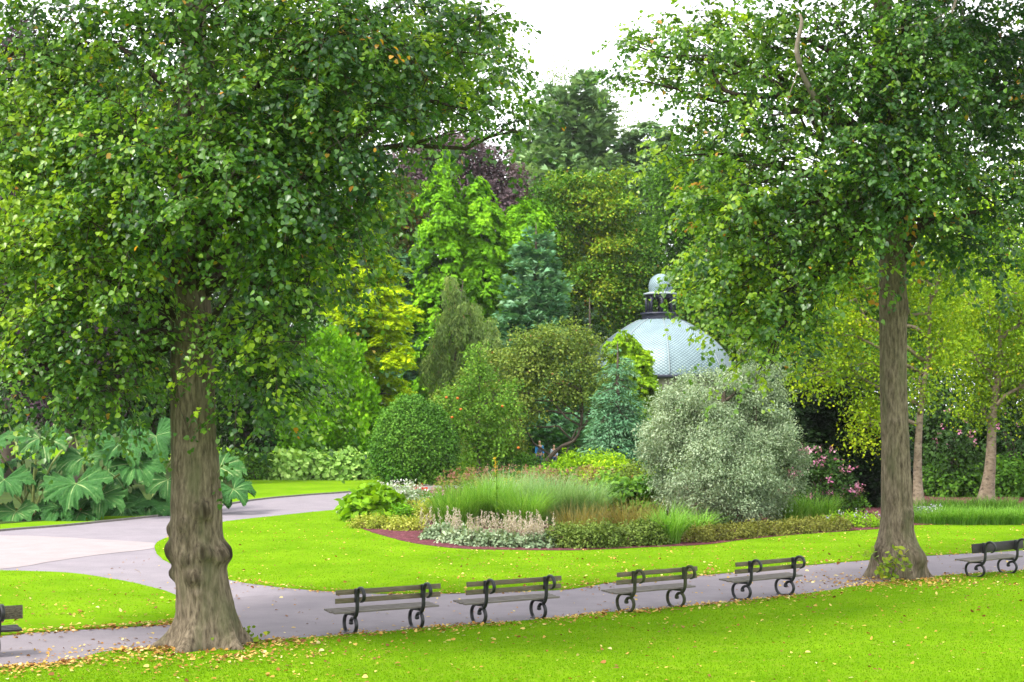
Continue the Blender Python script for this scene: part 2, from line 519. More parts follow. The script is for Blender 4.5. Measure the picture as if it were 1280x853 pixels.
def conifer(name, label, cat, base, H, Rb, mat, nb=240, per=46, size=0.4, p=0.9, z0=0.04, droop=0.25, seed=0, group=None, tmpl=T_SLIM, tilt=0.0, width=1.0, fan=0.24, cone_top=0.02):
    """whorled branches, each a flat spray of foliage"""
    rng = np.random.default_rng(5000 + seed)
    root = empty(name, (base[0], base[1], 0), label, cat, group)
    mb = MB()
    mb.tube([[base[0], base[1], -0.1], [base[0], base[1], H * .5], [base[0], base[1], H * .98]], [0.028 * H * .6 + .05, 0.014 * H + .03, 0.02], n=9)
    u = rng.random(nb)
    t = z0 + (1 - z0) * (1 - np.sqrt(1 - u * 0.995)) * 1.0
    az = np.arange(nb) * 2.39996 + rng.normal(size=nb) * .2
    ln = Rb * ((1 - t) ** p + cone_top) * rng.uniform(.72, 1.12, nb) * (1 + .14 * noise3(np.stack([np.cos(az) * 2, np.sin(az) * 2, t * 9], 1), 1, seed))
    dirs = np.stack([np.cos(az), np.sin(az), np.zeros(nb)], 1)
    b0 = np.stack([np.full(nb, base[0]), np.full(nb, base[1]), t * H], 1)
    for i in range(0, nb, 3):
        tip = b0[i] + dirs[i] * ln[i] * .85 + np.array([0, 0, tilt * ln[i] - droop * ln[i] * .7])
        mb.tube([b0[i], (b0[i] + tip) / 2 + np.array([0, 0, .04 * ln[i]]), tip], [0.012 * ln[i] + .02, .008 * ln[i] + .012, .01], n=4)
    mb.build("trunk", M["far_bark"], root, True)
    cnt = np.maximum((per * (0.35 + ln / Rb)).astype(int), 10)
    i = np.repeat(np.arange(nb), cnt)
    N = len(i)
    s = rng.random(N) ** .75
    side = np.cross(dirs, [0, 0, 1.0])
    lat = rng.normal(size=N) * fan * ln[i] * (1.1 - s * .75)
    pos = b0[i] + dirs[i] * (s * ln[i])[:, None] + side[i] * lat[:, None]
    pos[:, 2] += tilt * s * ln[i] - droop * ln[i] * s ** 2 + rng.normal(size=N) * .05 * ln[i] - .1 * np.abs(lat)
    ax = dirs[i] * .7 + side[i] * (np.sign(lat) * .6)[:, None] + rng.normal(size=(N, 3)) * .3 + np.array([0, 0, tilt * .8 - droop * .6])
    nr = unit(np.array([0, 0, 1.0]) + rng.normal(size=(N, 3)) * .35 + dirs[i] * .3)
    bt = np.clip(.42 + .25 * rng.normal(size=nb), .02, .88)
    tt = np.clip(bt[i] * .8 + s * .12 + rng.normal(size=N) * .1, 0, .94)
    pos[:, 2] = np.maximum(pos[:, 2], .06)
    V, L, S, kk = leaves(tmpl, pos, ax, nr, size * rng.uniform(.7, 1.25, N), width)
    np_mesh("crown", V, L, S, mat, root, False, {"tint": np.repeat(tt, kk)})
    return root


def blades_np(P, H, lean_dir, lean, width, seg=4, curl=1.0):
    """arching grass blades: returns V, loops, sizes, verts per blade"""
    N = len(P)
    t = np.linspace(0, 1, seg + 1)
    ld = np.stack([np.cos(lean_dir), np.sin(lean_dir), np.zeros(N)], 1)
    sd = np.stack([-np.sin(lean_dir), np.cos(lean_dir), np.zeros(N)], 1)
    V = np.zeros((N, seg + 1, 2, 3))
    for i, tt in enumerate(t):
        c = P + ld * (lean * H * tt ** 1.8)[:, None]
        c[:, 2] += H * (tt - 0.42 * curl * lean * tt ** 3.2)
        w = width * (1 - tt ** 1.6) * .5 + .0008
        V[:, i, 0] = c - sd * w[:, None]; V[:, i, 1] = c + sd * w[:, None]
    k = (seg + 1) * 2
    f = []
    for i in range(seg):
        f += [2 * i, 2 * i + 1, 2 * i + 3, 2 * i + 2]
    loops = (np.array(f)[None, :] + (np.arange(N) * k)[:, None]).ravel()
    return V.reshape(-1, 3), loops, np.full(N * seg, 4), k


def grass_clump(name, label, cat, xy, n, h, rad, lean, width, mat, seed, group=None, seg=4, plume=None, z=0.0, elong=1.0):
    rng = np.random.default_rng(9000 + seed)
    root = empty(name, (xy[0], xy[1], z), label, cat, group)
    a = rng.uniform(0, 2 * PI, n); r = rad * np.sqrt(rng.random(n))
    P = np.stack([xy[0] + r * np.cos(a) * elong, xy[1] + r * np.sin(a), np.full(n, z)], 1)
    H = h * 1.28 * rng.uniform(.6, 1.08, n)
    W = width * rng.uniform(.7, 1.3, n)
    V, L, S, k = blades_np(P, H, a + rng.normal(size=n) * .9, np.clip(lean * rng.uniform(.3, 1.5, n), 0, 1.1), W, seg)
    tt = np.clip(.45 + rng.normal(size=n) * .22, 0, .94)
    np_mesh("blades", V, L, S, mat, root, False, {"tint": np.repeat(tt, k)})
    if plume:
        m, ns, pl, pw, hh = plume
        mb = MB()
        pos, ax, nr, sz = [], [], [], []
        for i in range(ns):
            a_ = rng.uniform(0, 2 * PI); q = rad * .8 * math.sqrt(rng.random())
            b = np.array([xy[0] + q * math.cos(a_) * elong, xy[1] + q * math.sin(a_), z])
            tip = b + np.array([math.cos(a_) * .18 * hh, math.sin(a_) * .18 * hh, hh * rng.uniform(.75, 1.1)])
            mb.tube([b, (b + tip) / 2 + [0, 0, .03], tip], [.005, .004, .002], n=3, a=.3)
            d = unit(tip - b)
            for _ in range(22):
                s_ = rng.random()
                pos.append(tip - d * pl * s_ + rng.normal(size=3) * pw * (.25 + s_) * .5); ax.append(d + rng.normal(size=3) * .5); nr.append(rng.normal(size=3)); sz.append(pw * 1.8)
        V, L, S, k = leaves(T_SLIM, np.array(pos), np.array(ax), unit(np.array(nr)), np.array(sz), 1.5)
        mb.add_np(V, L, S, np.repeat(np.clip(.5 + rng.normal(size=len(pos)) * .25, 0, .94), k))
        mb.build("flower_spikes", m, root)
    return root


def mound(name, label, cat, xy, rx, ry, h, mat, n, k, cr, size, mode="broad", tmpl=T_RHOMB, seed=0, group=None, flowers=None, z=0.0, shell=0.45, stems=True, **kw):
    """a leafy plant: short stems, a heap of leaves and, if any, its flowers"""
    rng = np.random.default_rng(12000 + seed)
    root = empty(name, (xy[0], xy[1], z), label, cat, group)
    lobes = [(np.array([xy[0], xy[1], z + h * .42]), np.array([rx, ry, h * .58]))]
    for _ in range(4):
        a = rng.uniform(0, 2 * PI)
        lobes.append((np.array([xy[0] + rx * .5 * math.cos(a), xy[1] + ry * .5 * math.sin(a), z + h * rng.uniform(.35, .55)]), np.array([rx * .55, ry * .55, h * .5])))
    mb = MB()
    if stems:
        for _ in range(14):
            c, r = lobes[rng.integers(len(lobes))]
            e = c + unit(rng.normal(size=3)) * r * .75
            e[2] = max(e[2], z + .1 * h)
            b = np.array([xy[0] + rng.normal() * rx * .12, xy[1] + rng.normal() * ry * .12, z - .02])
            q = limb_path(b, e, rng, .06, 5)
            mb.tube(q, np.linspace(.006 + .012 * h, .004 + .003 * h, len(q)), n=5)
        mb.build("stems", M["far_bark"], root, True)
    V, L, S, A, p = foliage(lobes, n, k, cr, size, mode, tmpl, rng, shell=shell, zcut=z + .03, seed=seed, **kw)
    np_mesh("foliage", V, L, S, mat, root, False, {"tint": A})
    if flowers:
        fm, nf, fs, per = flowers[:4]
        only_top = len(flowers) > 4
        q, o = lobe_points(lobes, nf * 3, rng, .95, z + h * (.6 if only_top else .25), .12, seed + 1)
        q, o = q[:nf], o[:nf]
        q = q + o * cr * .8
        PP = np.repeat(q, per, 0) + rng.normal(size=(len(q) * per, 3)) * fs * np.array([.55, .55, .4])
        OO = np.repeat(o, per, 0)
        V, L, S, kk = leaves(T_RHOMB, PP, rng.normal(size=PP.shape), unit(OO * .6 + np.array([0, 0, .6]) + rng.normal(size=PP.shape) * .6), fs * rng.uniform(.6, 1.1, len(PP)), 1.2)
        np_mesh("flowers", V, L, S, fm, root, False, {"tint": np.repeat(np.clip(.5 + rng.normal(size=len(PP)) * .25, 0, .94), kk)})
    return root

# ------------------------------------------------------------------ ground, paths, lawns
def sheet(name, pts, z, mat, thick=0.0, kind="structure", loc=None):
    """flat sheet (with a low side skirt when thick) from an outline on the ground"""
    bm = bmesh.new()
    vs = [bm.verts.new((p[0], p[1], z)) for p in pts]
    f = bm.faces.new(vs)
    f.normal_update()
    if f.normal.z < 0: f.normal_flip()
    if thick:
        n = len(vs)
        lo = [bm.verts.new((v.co.x, v.co.y, z - thick)) for v in vs]
        for i in range(n):
            bm.faces.new([vs[i], lo[i], lo[(i + 1) % n], vs[(i + 1) % n]])
        f2 = f
    bmesh.ops.triangulate(bm, faces=[f])
    bmesh.ops.recalc_face_normals(bm, faces=bm.faces[:])
    me = bpy.data.meshes.new(name)
    bm.to_mesh(me); bm.free()
    me.materials.append(mat)
    o = bpy.data.objects.new(name, me)
    COL.objects.link(o)
    o["kind"] = kind
    return o


def edge(px_pts, k=10, wob=0.0, seed=0):
    P = crom([gr(*p) for p in px_pts], k)
    if wob:
        q = np.concatenate([P, np.zeros((len(P), 1))], 1)
        P = P + np.stack([noise3(q, 2.5, seed), noise3(q, 2.5, seed + 1)], 1) * wob
    return P


sheet("ground", [(-700, -60), (700, -60), (700, 900), (-700, 900)], 0.0, M["ground"])
NEAR_EDGE = edge([(-170, 855), (0, 837), (50, 834), (80, 831), (100, 825), (137, 816), (190, 812), (255, 809), (320, 803), (380, 799), (490, 791), (551, 785), (628, 780), (705, 773), (766, 767), (830, 762),
                  (900, 756), (935, 752), (997, 745), (1080, 733), (1155, 723), (1280, 714), (1400, 706), (1600, 694)], 8, .03, 1)
ISLAND_UP = [(-220, 708), (-100, 712), (0, 714.5), (25, 715), (87, 717.5), (140, 725), (175, 732), (212, 742), (243, 757), (250, 768)]
ISLAND_LOW = [(236, 778), (215, 781), (175, 784), (120, 787), (42, 792), (0, 796), (-100, 806), (-220, 818)]
ISLAND = np.vstack([edge(ISLAND_UP + ISLAND_LOW, 8, .025, 2)])
MID_LOW = [(193, 683), (196, 692), (209, 703), (245, 716), (292, 726.5), (326, 732), (371, 737), (425, 741), (490, 743.5), (555, 743), (620, 741), (705, 738), (746, 732), (766, 729), (868, 721), (900, 718), (1004, 708), (1080, 701.5),
           (1159, 695.6), (1280, 688.5), (1420, 680), (1600, 670)]
MID_UP = [(480, 629.5), (429, 637), (390, 641), (343, 646), (281, 653), (240, 663), (209, 673), (197, 678)]
mid_low, mid_up = edge(MID_LOW, 8, .025, 3), edge(MID_UP, 8, .02, 4)
right_far = [gr(1600, 640), gr(1200, 628), gr(900, 619), gr(700, 619), gr(560, 621)]
MID = np.vstack([mid_low, np.array(right_far), mid_up])
NEAR = np.vstack([NEAR_EDGE, [(40, 10), (40, -40), (-40, -40), (-30, 10)]])
UP_EDGE = [(-260, 695), (-100, 676), (0, 664.5), (70, 659), (137, 652.5), (216, 643.5), (281, 632), (326, 625), (380, 620), (429, 616.5), (490, 611), (560, 606), (700, 602), (900, 598)]
up_edge = edge(UP_EDGE, 8, .03, 5)
FAR = np.vstack([up_edge, [gr(900, 560), gr(600, 560), gr(300, 560), gr(-300, 560)]])
sheet("path", np.vstack([NEAR_EDGE + [0, -.35], np.array([gr(1600, 668)]), mid_low[::-1][:-30] + [0, .5], [gr(300, 664)], [gr(429, 648)], [gr(480, 640)], [gr(560, 628)],
                         [gr(900, 622)], [gr(900, 596)], up_edge[::-1] + [0, .4]]), 0.006, M["asphalt"])
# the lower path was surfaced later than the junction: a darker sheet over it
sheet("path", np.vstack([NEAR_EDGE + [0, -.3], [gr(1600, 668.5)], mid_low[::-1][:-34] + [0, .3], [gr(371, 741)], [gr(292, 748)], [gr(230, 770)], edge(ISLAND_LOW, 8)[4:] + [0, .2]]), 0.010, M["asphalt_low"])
sheet("paving", edge([(-240, 668), (0, 670), (50, 671), (125, 675), (190, 679), (193, 681), (190, 686.5), (125, 694), (62, 703), (0, 712), (-240, 730)], 6), 0.014, M["paving"])
lawn_near = sheet("lawn", NEAR, 0.030, M["lawn"], 0.06)
lawn_isle = sheet("lawn", ISLAND, 0.030, M["lawn"], 0.06)
lawn_mid = sheet("lawn", MID, 0.030, M["lawn"], 0.06)
lawn_far = sheet("lawn", FAR, 0.030, M["lawn"], 0.06)
# thin stone edging along the far side of the upper path
mb = MB()
for i in range(0, len(up_edge) - 1):
    a, b = up_edge[i], up_edge[i + 1]
    d = b - a; L_ = np.hypot(*d)
    if L_ < .05: continue
    th = math.atan2(d[1], d[0])
    rot = [[math.cos(th), -math.sin(th), 0], [math.sin(th), math.cos(th), 0], [0, 0, 1]]
    mb.box([(a[0] + b[0]) / 2, (a[1] + b[1]) / 2 - .04, .03], [L_ * .985, .08, .09], .008, rot)
tag(mb.build("path_edging", M["kerb"]), kind="structure")

BED_LOW = [(436, 648), (439, 653.6), (454, 663), (489, 674), (523, 681.5), (575, 687.5), (640, 689), (721, 689.5), (803, 686), (880, 682.6), (929, 676.3), (1004, 669), (1087, 663.5), (1152, 657.5), (1280, 657), (1420, 655)]
bed_low = edge(BED_LOW, 8, .04, 6)
sheet("bed_soil", np.vstack([bed_low, [gr(1420, 618)], [gr(1100, 612)], [gr(800, 608)], [gr(600, 611)], edge([(545, 613), (480, 622), (445, 638)], 5)]), 0.045, M["mulch"], 0.05)


def in_poly(P, poly):
    x, y = P[:, 0], P[:, 1]
    c = np.zeros(len(P), bool)
    j = len(poly) - 1
    for i in range(len(poly)):
        xi, yi, xj, yj = poly[i][0], poly[i][1], poly[j][0], poly[j][1]
        if yi != yj:
            c ^= ((yi > y) != (yj > y)) & (x < (xj - xi) * (y - yi) / (yj - yi) + xi)
        j = i
    return c


def seen_points(n, poly, y0, y1, rng, ypow=1.0):
    """random ground points inside an outline, over the strip of ground the photograph takes in"""
    Y = y0 + (y1 - y0) * rng.random(n) ** ypow
    X = rng.uniform(-.36, .36, n) * Y
    P = np.stack([X, Y], 1)
    return P[in_poly(P, poly)]


def dist_line(P, line):
    d = np.full(len(P), 1e9)
    for q in line[::2]:
        d = np.minimum(d, np.hypot(P[:, 0] - q[0], P[:, 1] - q[1]))
    return d


rg = np.random.default_rng(11)
M["grass_blade"] = leaf_mat("grass_blade", [(0, (0.080, 0.182, 0.003)), (.5, (0.115, 0.240, 0.005)), (.92, (0.160, 0.285, 0.010)), (1, (0.20, 0.23, 0.02))], trans=.5, rough=.8, spec=.0, tcol=1.25)
gp = np.concatenate([seen_points(230000, NEAR, 21.5, 40, rg, 1.4), seen_points(60000, ISLAND, 30, 46, rg), seen_points(190000, MID, 32, 62, rg, 1.2)])
bedpoly = np.vstack([bed_low, [gr(1420, 618)], [gr(800, 608)], [gr(545, 613)], [gr(445, 638)]])
gp = gp[~in_poly(gp, bedpoly)]
ng = len(gp)
a = rg.uniform(0, 2 * PI, ng)
patch = noise3(np.concatenate([gp, np.zeros((ng, 1))], 1), .5, 4)
V, L, S, k = blades_np(np.concatenate([gp, np.full((ng, 1), .028)], 1), rg.uniform(.016, .036, ng) * (1 + .25 * patch), a, rg.uniform(.3, 1.0, ng), rg.uniform(.007, .013, ng), 2)
tag(np_mesh("grass", V, L, S, M["grass_blade"], attrs={"tint": np.repeat(np.clip(.45 + .30 * patch + rg.normal(size=ng) * .08, 0, 1), k)}), kind="stuff")

# fallen leaves
M["litter"] = leaf_mat("fallen_leaf", [(0, (0.16, 0.06, 0.018)), (.25, (0.33, 0.15, 0.03)), (.5, (0.46, 0.30, 0.06)), (.75, (0.55, 0.43, 0.14)), (1, (0.62, 0.55, 0.32))], trans=.12, rough=.7, spec=.25)
lit = []
e = NEAR_EDGE[rg.integers(0, len(NEAR_EDGE) - 1, 9000)]
e = e + np.stack([rg.normal(size=9000) * .35, -np.abs(rg.normal(size=9000)) * .42 + .12], 1)
dens = .5 + .5 * noise3(np.concatenate([e, np.zeros((len(e), 1))], 1), .9, 8)
lit.append(e[rg.random(len(e)) < dens * .62])
q = seen_points(5200, NEAR, 21.5, 38, rg); dn = dist_line(q, NEAR_EDGE)
lit.append(q[rg.random(len(q)) < .25 + .75 * np.exp(-dn / 1.3)])
q = seen_points(9000, MID, 31, 58, rg, 1.5); q = q[~in_poly(q, bedpoly)]
lit.append(q[rg.random(len(q)) < (.35 + .4 * (q[:, 0] > -2) + .35 * noise3(np.concatenate([q, np.zeros((len(q), 1))], 1), .4, 9))])
q = seen_points(4500, ISLAND, 28, 46, rg); lit.append(q[rg.random(len(q)) < np.clip(1.25 - (q[:, 1] - 28) / 11, .06, .9)])
pathpoly = np.vstack([NEAR_EDGE, mid_low[::-1]])
q = seen_points(3600, pathpoly, 25, 46, rg); q = q[~in_poly(q, ISLAND)]; lit.append(q[rg.random(len(q)) < .42])
q = mid_low[rg.integers(30, len(mid_low) - 1, 900)] + rg.normal(size=(900, 2)) * np.array([.25, .12]); lit.append(q)
q = edge(ISLAND_LOW, 8); q = q[rg.integers(0, len(q) - 1, 700)] + rg.normal(size=(700, 2)) * np.array([.2, .1]); lit.append(q)
for tx, ty, tn in ((*gr(262, 815), 900), (*gr(1120, 727), 800)):
    rr = np.abs(rg.normal(size=tn)) * 1.0 + .45; aa = rg.uniform(0, 2 * PI, tn)
    lit.append(np.stack([tx + rr * np.cos(aa) * 1.3, ty + rr * np.sin(aa) * .9 - .3], 1))
lit = np.concatenate(lit)
nl = len(lit)
nr = unit(np.array([0, 0, 1.0]) + rg.normal(size=(nl, 3)) * .38)
onlawn = in_poly(lit, NEAR) | in_poly(lit, MID) | in_poly(lit, ISLAND)
V, L, S, k = leaves(T_HEART, np.concatenate([lit, np.where(onlawn, .052, .02)[:, None] + rg.random((nl, 1)) * .012], 1), rg.normal(size=(nl, 3)) * np.array([1, 1, .1]), nr, rg.uniform(.032, .078, nl) * rg.uniform(.75, 1.25, nl), rg.uniform(.6, 1.1, nl))
tag(np_mesh("leaf_litter", V, L, S, M["litter"], attrs={"tint": np.repeat(np.clip(rg.normal(.36, .26, nl), 0, 1), k)}), kind="stuff")


# ------------------------------------------------------------------ the two old limes
def lime_trunk(mb, Yd, table, burls, top, seed, nth=112, dz=.035):
    """table: (z, centre px, radius px); burls: (px, py, amount m, spread m)"""
    s = sm(Yd)
    t = np.array(table, float)
    z = np.arange(-.12, top, dz)
    cx = np.interp(z, t[:, 0], (t[:, 1] - 640) * s)
    r = np.interp(z, t[:, 0], t[:, 2] * s)
    ker = np.ones(7) / 7
    r = np.convolve(np.pad(r, 3, mode="edge"), ker, "valid"); cx = np.convolve(np.pad(cx, 3, mode="edge"), ker, "valid")
    th = np.arange(nth) * 2 * PI / nth
    Z, TH = np.meshgrid(z, th, indexing="ij")
    Rr = np.repeat(r[:, None], nth, 1)
    q = np.stack([np.cos(TH) * 1.0, np.sin(TH) * 1.0, Z * .22], -1).reshape(-1, 3)
    Rr = Rr * (1 + .045 * noise3(q, 2.4, seed).reshape(Rr.shape) + .02 * noise3(q * np.array([1, 1, 2.5]), 9, seed + 1).reshape(Rr.shape) + .010 * noise3(q * np.array([1, 1, 3]), 24, seed + 2).reshape(Rr.shape))
    flare = np.exp(-np.maximum(Z, 0) / .33)
    rid = (.5 + .5 * np.sin(TH * 6 + seed + .8 * np.sin(TH * 2 + seed))) ** 2.2
    Rr = Rr * (1 + flare * (.42 * rid - .20) + .05 * np.exp(-np.maximum(Z, 0) / .9) * (rid - .4))
    dark = np.zeros_like(Rr)
    C0 = np.stack([np.interp(Z, z, cx), np.full_like(Z, Yd), Z], -1)
    for px, py, am, sp in burls:
        b = at(px, py, Yd)
        zi = np.interp(b[2], z, cx); ri = np.interp(b[2], z, r)
        an = math.asin(np.clip((b[0] - zi) / ri, -1, 1)) - PI / 2
        da = (TH - an + PI) % (2 * PI) - PI
        wv = 1 + .38 * noise3(q, 7, seed + 11 + int(px)).reshape(Rr.shape)
        g = np.exp(-(((da * ri / (sp * 1.05)) ** 2 + ((Z - b[2]) / (sp * 1.0)) ** 2) * wv) ** 1.6)
        Rr = Rr + .85 * am * g * (1 + .22 * noise3(q, 16, seed + 13).reshape(Rr.shape))
        dark = np.maximum(dark, min(1, am / .11) * g * np.clip(.62 + .9 * noise3(q, 11, seed + 7).reshape(Rr.shape), 0, 1))
    if len(burls) > 10:                                      # the knotted belt between the burls
        belt = np.exp(-((Z - 1.55) / .36) ** 2)
        nb_ = noise3(q * np.array([1, 1, 3.2]), 5.5, seed + 21).reshape(Rr.shape)
        Rr = Rr + belt * .045 * np.maximum(nb_, -.3)
        dark = np.maximum(dark, belt * np.clip(-.9 * nb_, 0, .8))
    V = np.stack([C0[..., 0] + Rr * np.cos(TH), C0[..., 1] + Rr * np.sin(TH), Z], -1).reshape(-1, 3)
    nz = len(z)
    i = np.arange(nz - 1)[:, None] * nth; j = np.arange(nth)[None, :]; k = (j + 1) % nth
    loops = np.stack([i + j, i + k, i + nth + k, i + nth + j], -1).reshape(-1)
    mb.add_np(V, loops, [4] * ((nz - 1) * nth), np.clip(dark.reshape(-1), 0, 1))
    return lambda zz: np.array([np.interp(zz, z, cx), Yd, zz])


def lime_crown(lobes, n_sprays, n_leaf, size, rng, zmin, seed, tw_parent, tw_len=(.7, 1.4), shell=.35, bias=.44, lit_left=0.0):
    p, o = lobe_points(lobes, n_sprays, rng, shell, zmin, .25, seed, .6)
    n = len(p)
    L_ = rng.uniform(*tw_len, n)
    oh = unit(o * np.array([1, 1, .35]) + rng.normal(size=(n, 3)) * .55)
    ct = np.clip(bias + .36 * noise3(p, .42, seed + 5) + rng.normal(size=n) * .22 + lit_left * np.clip((p[:, 0].mean() - p[:, 0]) / 4.5, -.6, 1.2), .03, .9)  # last term puts light from the left into the leaf tint
    s = rng.random((n, n_leaf))
    def pt(sv):
        return p[:, None, :] + oh[:, None, :] * (sv * L_[:, None])[..., None] - np.array([0, 0, 1.0]) * (sv ** 2 * L_[:, None] * .62)[..., None]
    P = pt(s).reshape(-1, 3)
    tang = (oh[:, None, :] - np.array([0, 0, 1.24]) * s[..., None]).reshape(-1, 3)
    tang = unit(tang)
    side = unit(np.cross(tang, [0, 0, 1.0])) * np.where(rng.random(len(P)) < .5, -1, 1)[:, None]
    N = len(P)
    ax = tang * .45 + side * .8 + rng.normal(size=(N, 3)) * .35 - np.array([0, 0, .38])
    nr = unit(np.array([0, 0, .9]) + np.repeat(o, n_leaf, 0) * .5 + rng.normal(size=(N, 3)) * .42)
    pos = P + side * (rng.random(N) * .09)[:, None] + rng.normal(size=(N, 3)) * .045
    tt = np.clip(np.repeat(ct, n_leaf) + rng.normal(size=N) * .09, 0, .93)
    tt = np.where(rng.random(N) > .9955, rng.uniform(.96, 1, N), tt)
    spr = np.repeat(rng.random(n) > .995, n_leaf)
    tt = np.where(spr & (rng.random(N) > .4), .985, tt)
    V, L, S, k = leaves(T_HEART, pos, ax, nr, size * rng.uniform(.65, 1.2, N))
    A = np.repeat(tt, k)
    # twigs
    mb = MB()
    sv = np.tile(np.linspace(-.25, .95, 4), (n, 1))
    Q = pt(sv)
    for i in range(0, n, 3):
        mb.tube(Q[i], [.011, .009, .006, .003], n=3, cap=False)
    return V, L, S, A, mb


M["lime_leaf"] = leaf_mat("lime_leaf", [(0, (0.016, 0.055, 0.018)), (.33, (0.048, 0.130, 0.020)), (.62, (0.115, 0.235, 0.024)), (.93, (0.27, 0.40, 0.022)), (.955, (0.30, 0.27, 0.03)), (1, (0.42, 0.17, 0.02))], trans=.40, rough=.38, spec=.5, tcol=1.8)


def lime_tree(label, px, py, Yd, table, burls, lobes_spec, upper, n_sprays, n_leaf, size, seed, forks=(), top=12.0, zlow=5.2, bias=.46, lit_left=0.0):
    rng = np.random.default_rng(seed)
    b = gr(px, py)
    root = empty("lime_tree", (b[0], Yd, 0), label, "tree")
    mb = MB()
    axis = lime_trunk(mb, Yd, table, burls, top, seed)
    tr = mb.build("trunk", M["bark"], root, True)
    lobes = px_lobes(Yd, lobes_spec)
    puffs = puffed(lobes, 9, .44, rng, 3.2)
    lb = MB()
    for pts, r0, r1 in forks:
        P = crom([at(x, y, Yd + d) for x, y, d in pts], 6)
        lb.tube(P, np.linspace(r0, r1, len(P)) * (1 + .06 * rng.normal(size=len(P))), n=9)
    for c, r in lobes:
        z0 = np.clip(c[2] - .75 * np.hypot(c[0] - b[0], c[1] - Yd) * .55 - .2, zlow, top - .5)
        a0 = axis(z0)
        q = limb_path(a0, c, rng, .10, 8, .03)
        r0 = .035 + .013 * np.linalg.norm(c - a0)
        lb.tube(q, np.linspace(r0, .016, len(q)), n=7)
        for _ in range(4):
            e = c + unit(rng.normal(size=3)) * r * .85
            q2 = limb_path(q[rng.integers(4, 7)], e, rng, .06, 6, .04)
            lb.tube(q2, np.linspace(.02, .006, len(q2)), n=5)
    lb.build("limbs", M["limb"], root, True)
    V, L, S, A, tw = lime_crown(puffs, n_sprays, n_leaf, size, rng, 2.9, seed, root, bias=bias, lit_left=lit_left)
    V2, L2, S2, A2, _ = foliage(upper, 700, 26, .5, .2, "broad", T_RHOMB, rng, shell=.5, seed=seed + 1, zcut=5)
    np_mesh("crown", np.concatenate([V, V2]), np.concatenate([L, L2 + len(V)]), np.concatenate([S, S2]), M["lime_leaf"], root, False, {"tint": np.concatenate([A, A2])})
    tw.build("twigs", M["limb"], root, False)
    return root, axis


rl = np.random.default_rng(21)
LT = [(590, 55, 52, 50, .5), (600, 140, 52, 24, -.6), (636, 160, 26, 12, -.8), (500, 70, 80, 55, -1.2), (400, 50, 95, 65, -2.2), (405, 160, 80, 52, -2.2), (505, 135, 48, 30, .4), (400, 255, 80, 48, -2.0), (425, 282, 46, 30, -1.0),
      (354, 345, 48, 46, -1.6), (338, 425, 44, 46, -1.2), (320, 490, 38, 44, -1.0), (352, 488, 26, 30, -.4), (300, 130, 75, 60, -2.8), (245, 25, 60, 40, -2.6), (300, 215, 70, 50, -2.9), (302, 262, 44, 30, -2.2), (172, 288, 40, 34, -2.0), (205, 200, 56, 46, -2.6),
      (170, 50, 70, 42, -1.0), (80, 40, 60, 50, .2), (60, 120, 75, 50, -.6), (150, 165, 72, 46, -1.8), (50, 205, 70, 48, -1.0), (125, 270, 80, 50, -1.6), (30, 300, 62, 48, -.6), (132, 345, 54, 42, -1.4), (60, 395, 62, 44, -.8),
      (140, 430, 58, 38, -.8), (40, 465, 52, 34, -.6), (120, 488, 46, 24, -.5), (168, 470, 26, 36, .2), (-70, 60, 60, 60, 0), (-80, 180, 60, 60, 0), (-80, 300, 60, 60, 0), (-70, 420, 50, 50, 0),
      # the far side of the crown
      (500, 60, 90, 70, 3), (560, 105, 60, 38, 2.6), (420, 140, 90, 60, 3.4), (330, 60, 90, 70, 4), (330, 220, 80, 60, 3.6), (400, 285, 52, 42, 2.6), (230, 130, 80, 60, 4), (60, 110, 70, 60, 3.2), (80, 250, 80, 60, 3.2), (180, 330, 60, 45, 3), (60, 360, 60, 45, 2.6)]
upL = []
for _ in range(20):
    a_ = rl.uniform(0, 2 * PI); rr = 4.3 * math.sqrt(rl.random())
    upL.append((np.array([-5.1 + rr * math.cos(a_), 26.8 + rr * math.sin(a_), rl.uniform(12.3, 17)]), np.array([1.7, 1.7, 1.3])))
TBL_L = [(-.12, 255, 60), (0, 256, 57), (.12, 258, 49), (.27, 259.5, 43), (.5, 260, 36.5), (.95, 256, 32.5), (1.29, 252, 32.5), (1.5, 250.5, 33), (1.66, 248.5, 32.5), (2.25, 246.5, 31.5), (3.1, 244.8, 29.5), (3.57, 242.5, 28), (5.4, 239, 26), (6.1, 237, 24), (9, 238, 18), (13, 242, 10), (15.5, 244, 4)]
BUR_L = [(226, 583, .035, .10), (259, 637, .11, .16), (234, 653, .06, .12), (214, 662, .08, .11), (213, 690, .14, .19), (241, 698, .07, .12), (260, 688, .10, .13), (276, 694, .11, .13), (289, 690, .14, .18), (247, 719, .10, .14), (252, 739, .03, .08), (215, 718, .12, .12), (278, 622, .03, .1), (240, 625, .03, .16)]
lime_tree("large old lime tree on the left, burls swelling low on its trunk", 255, 808, 26.75, TBL_L, BUR_L, LT, upL, 3500, 32, .086, 31, top=15.5)

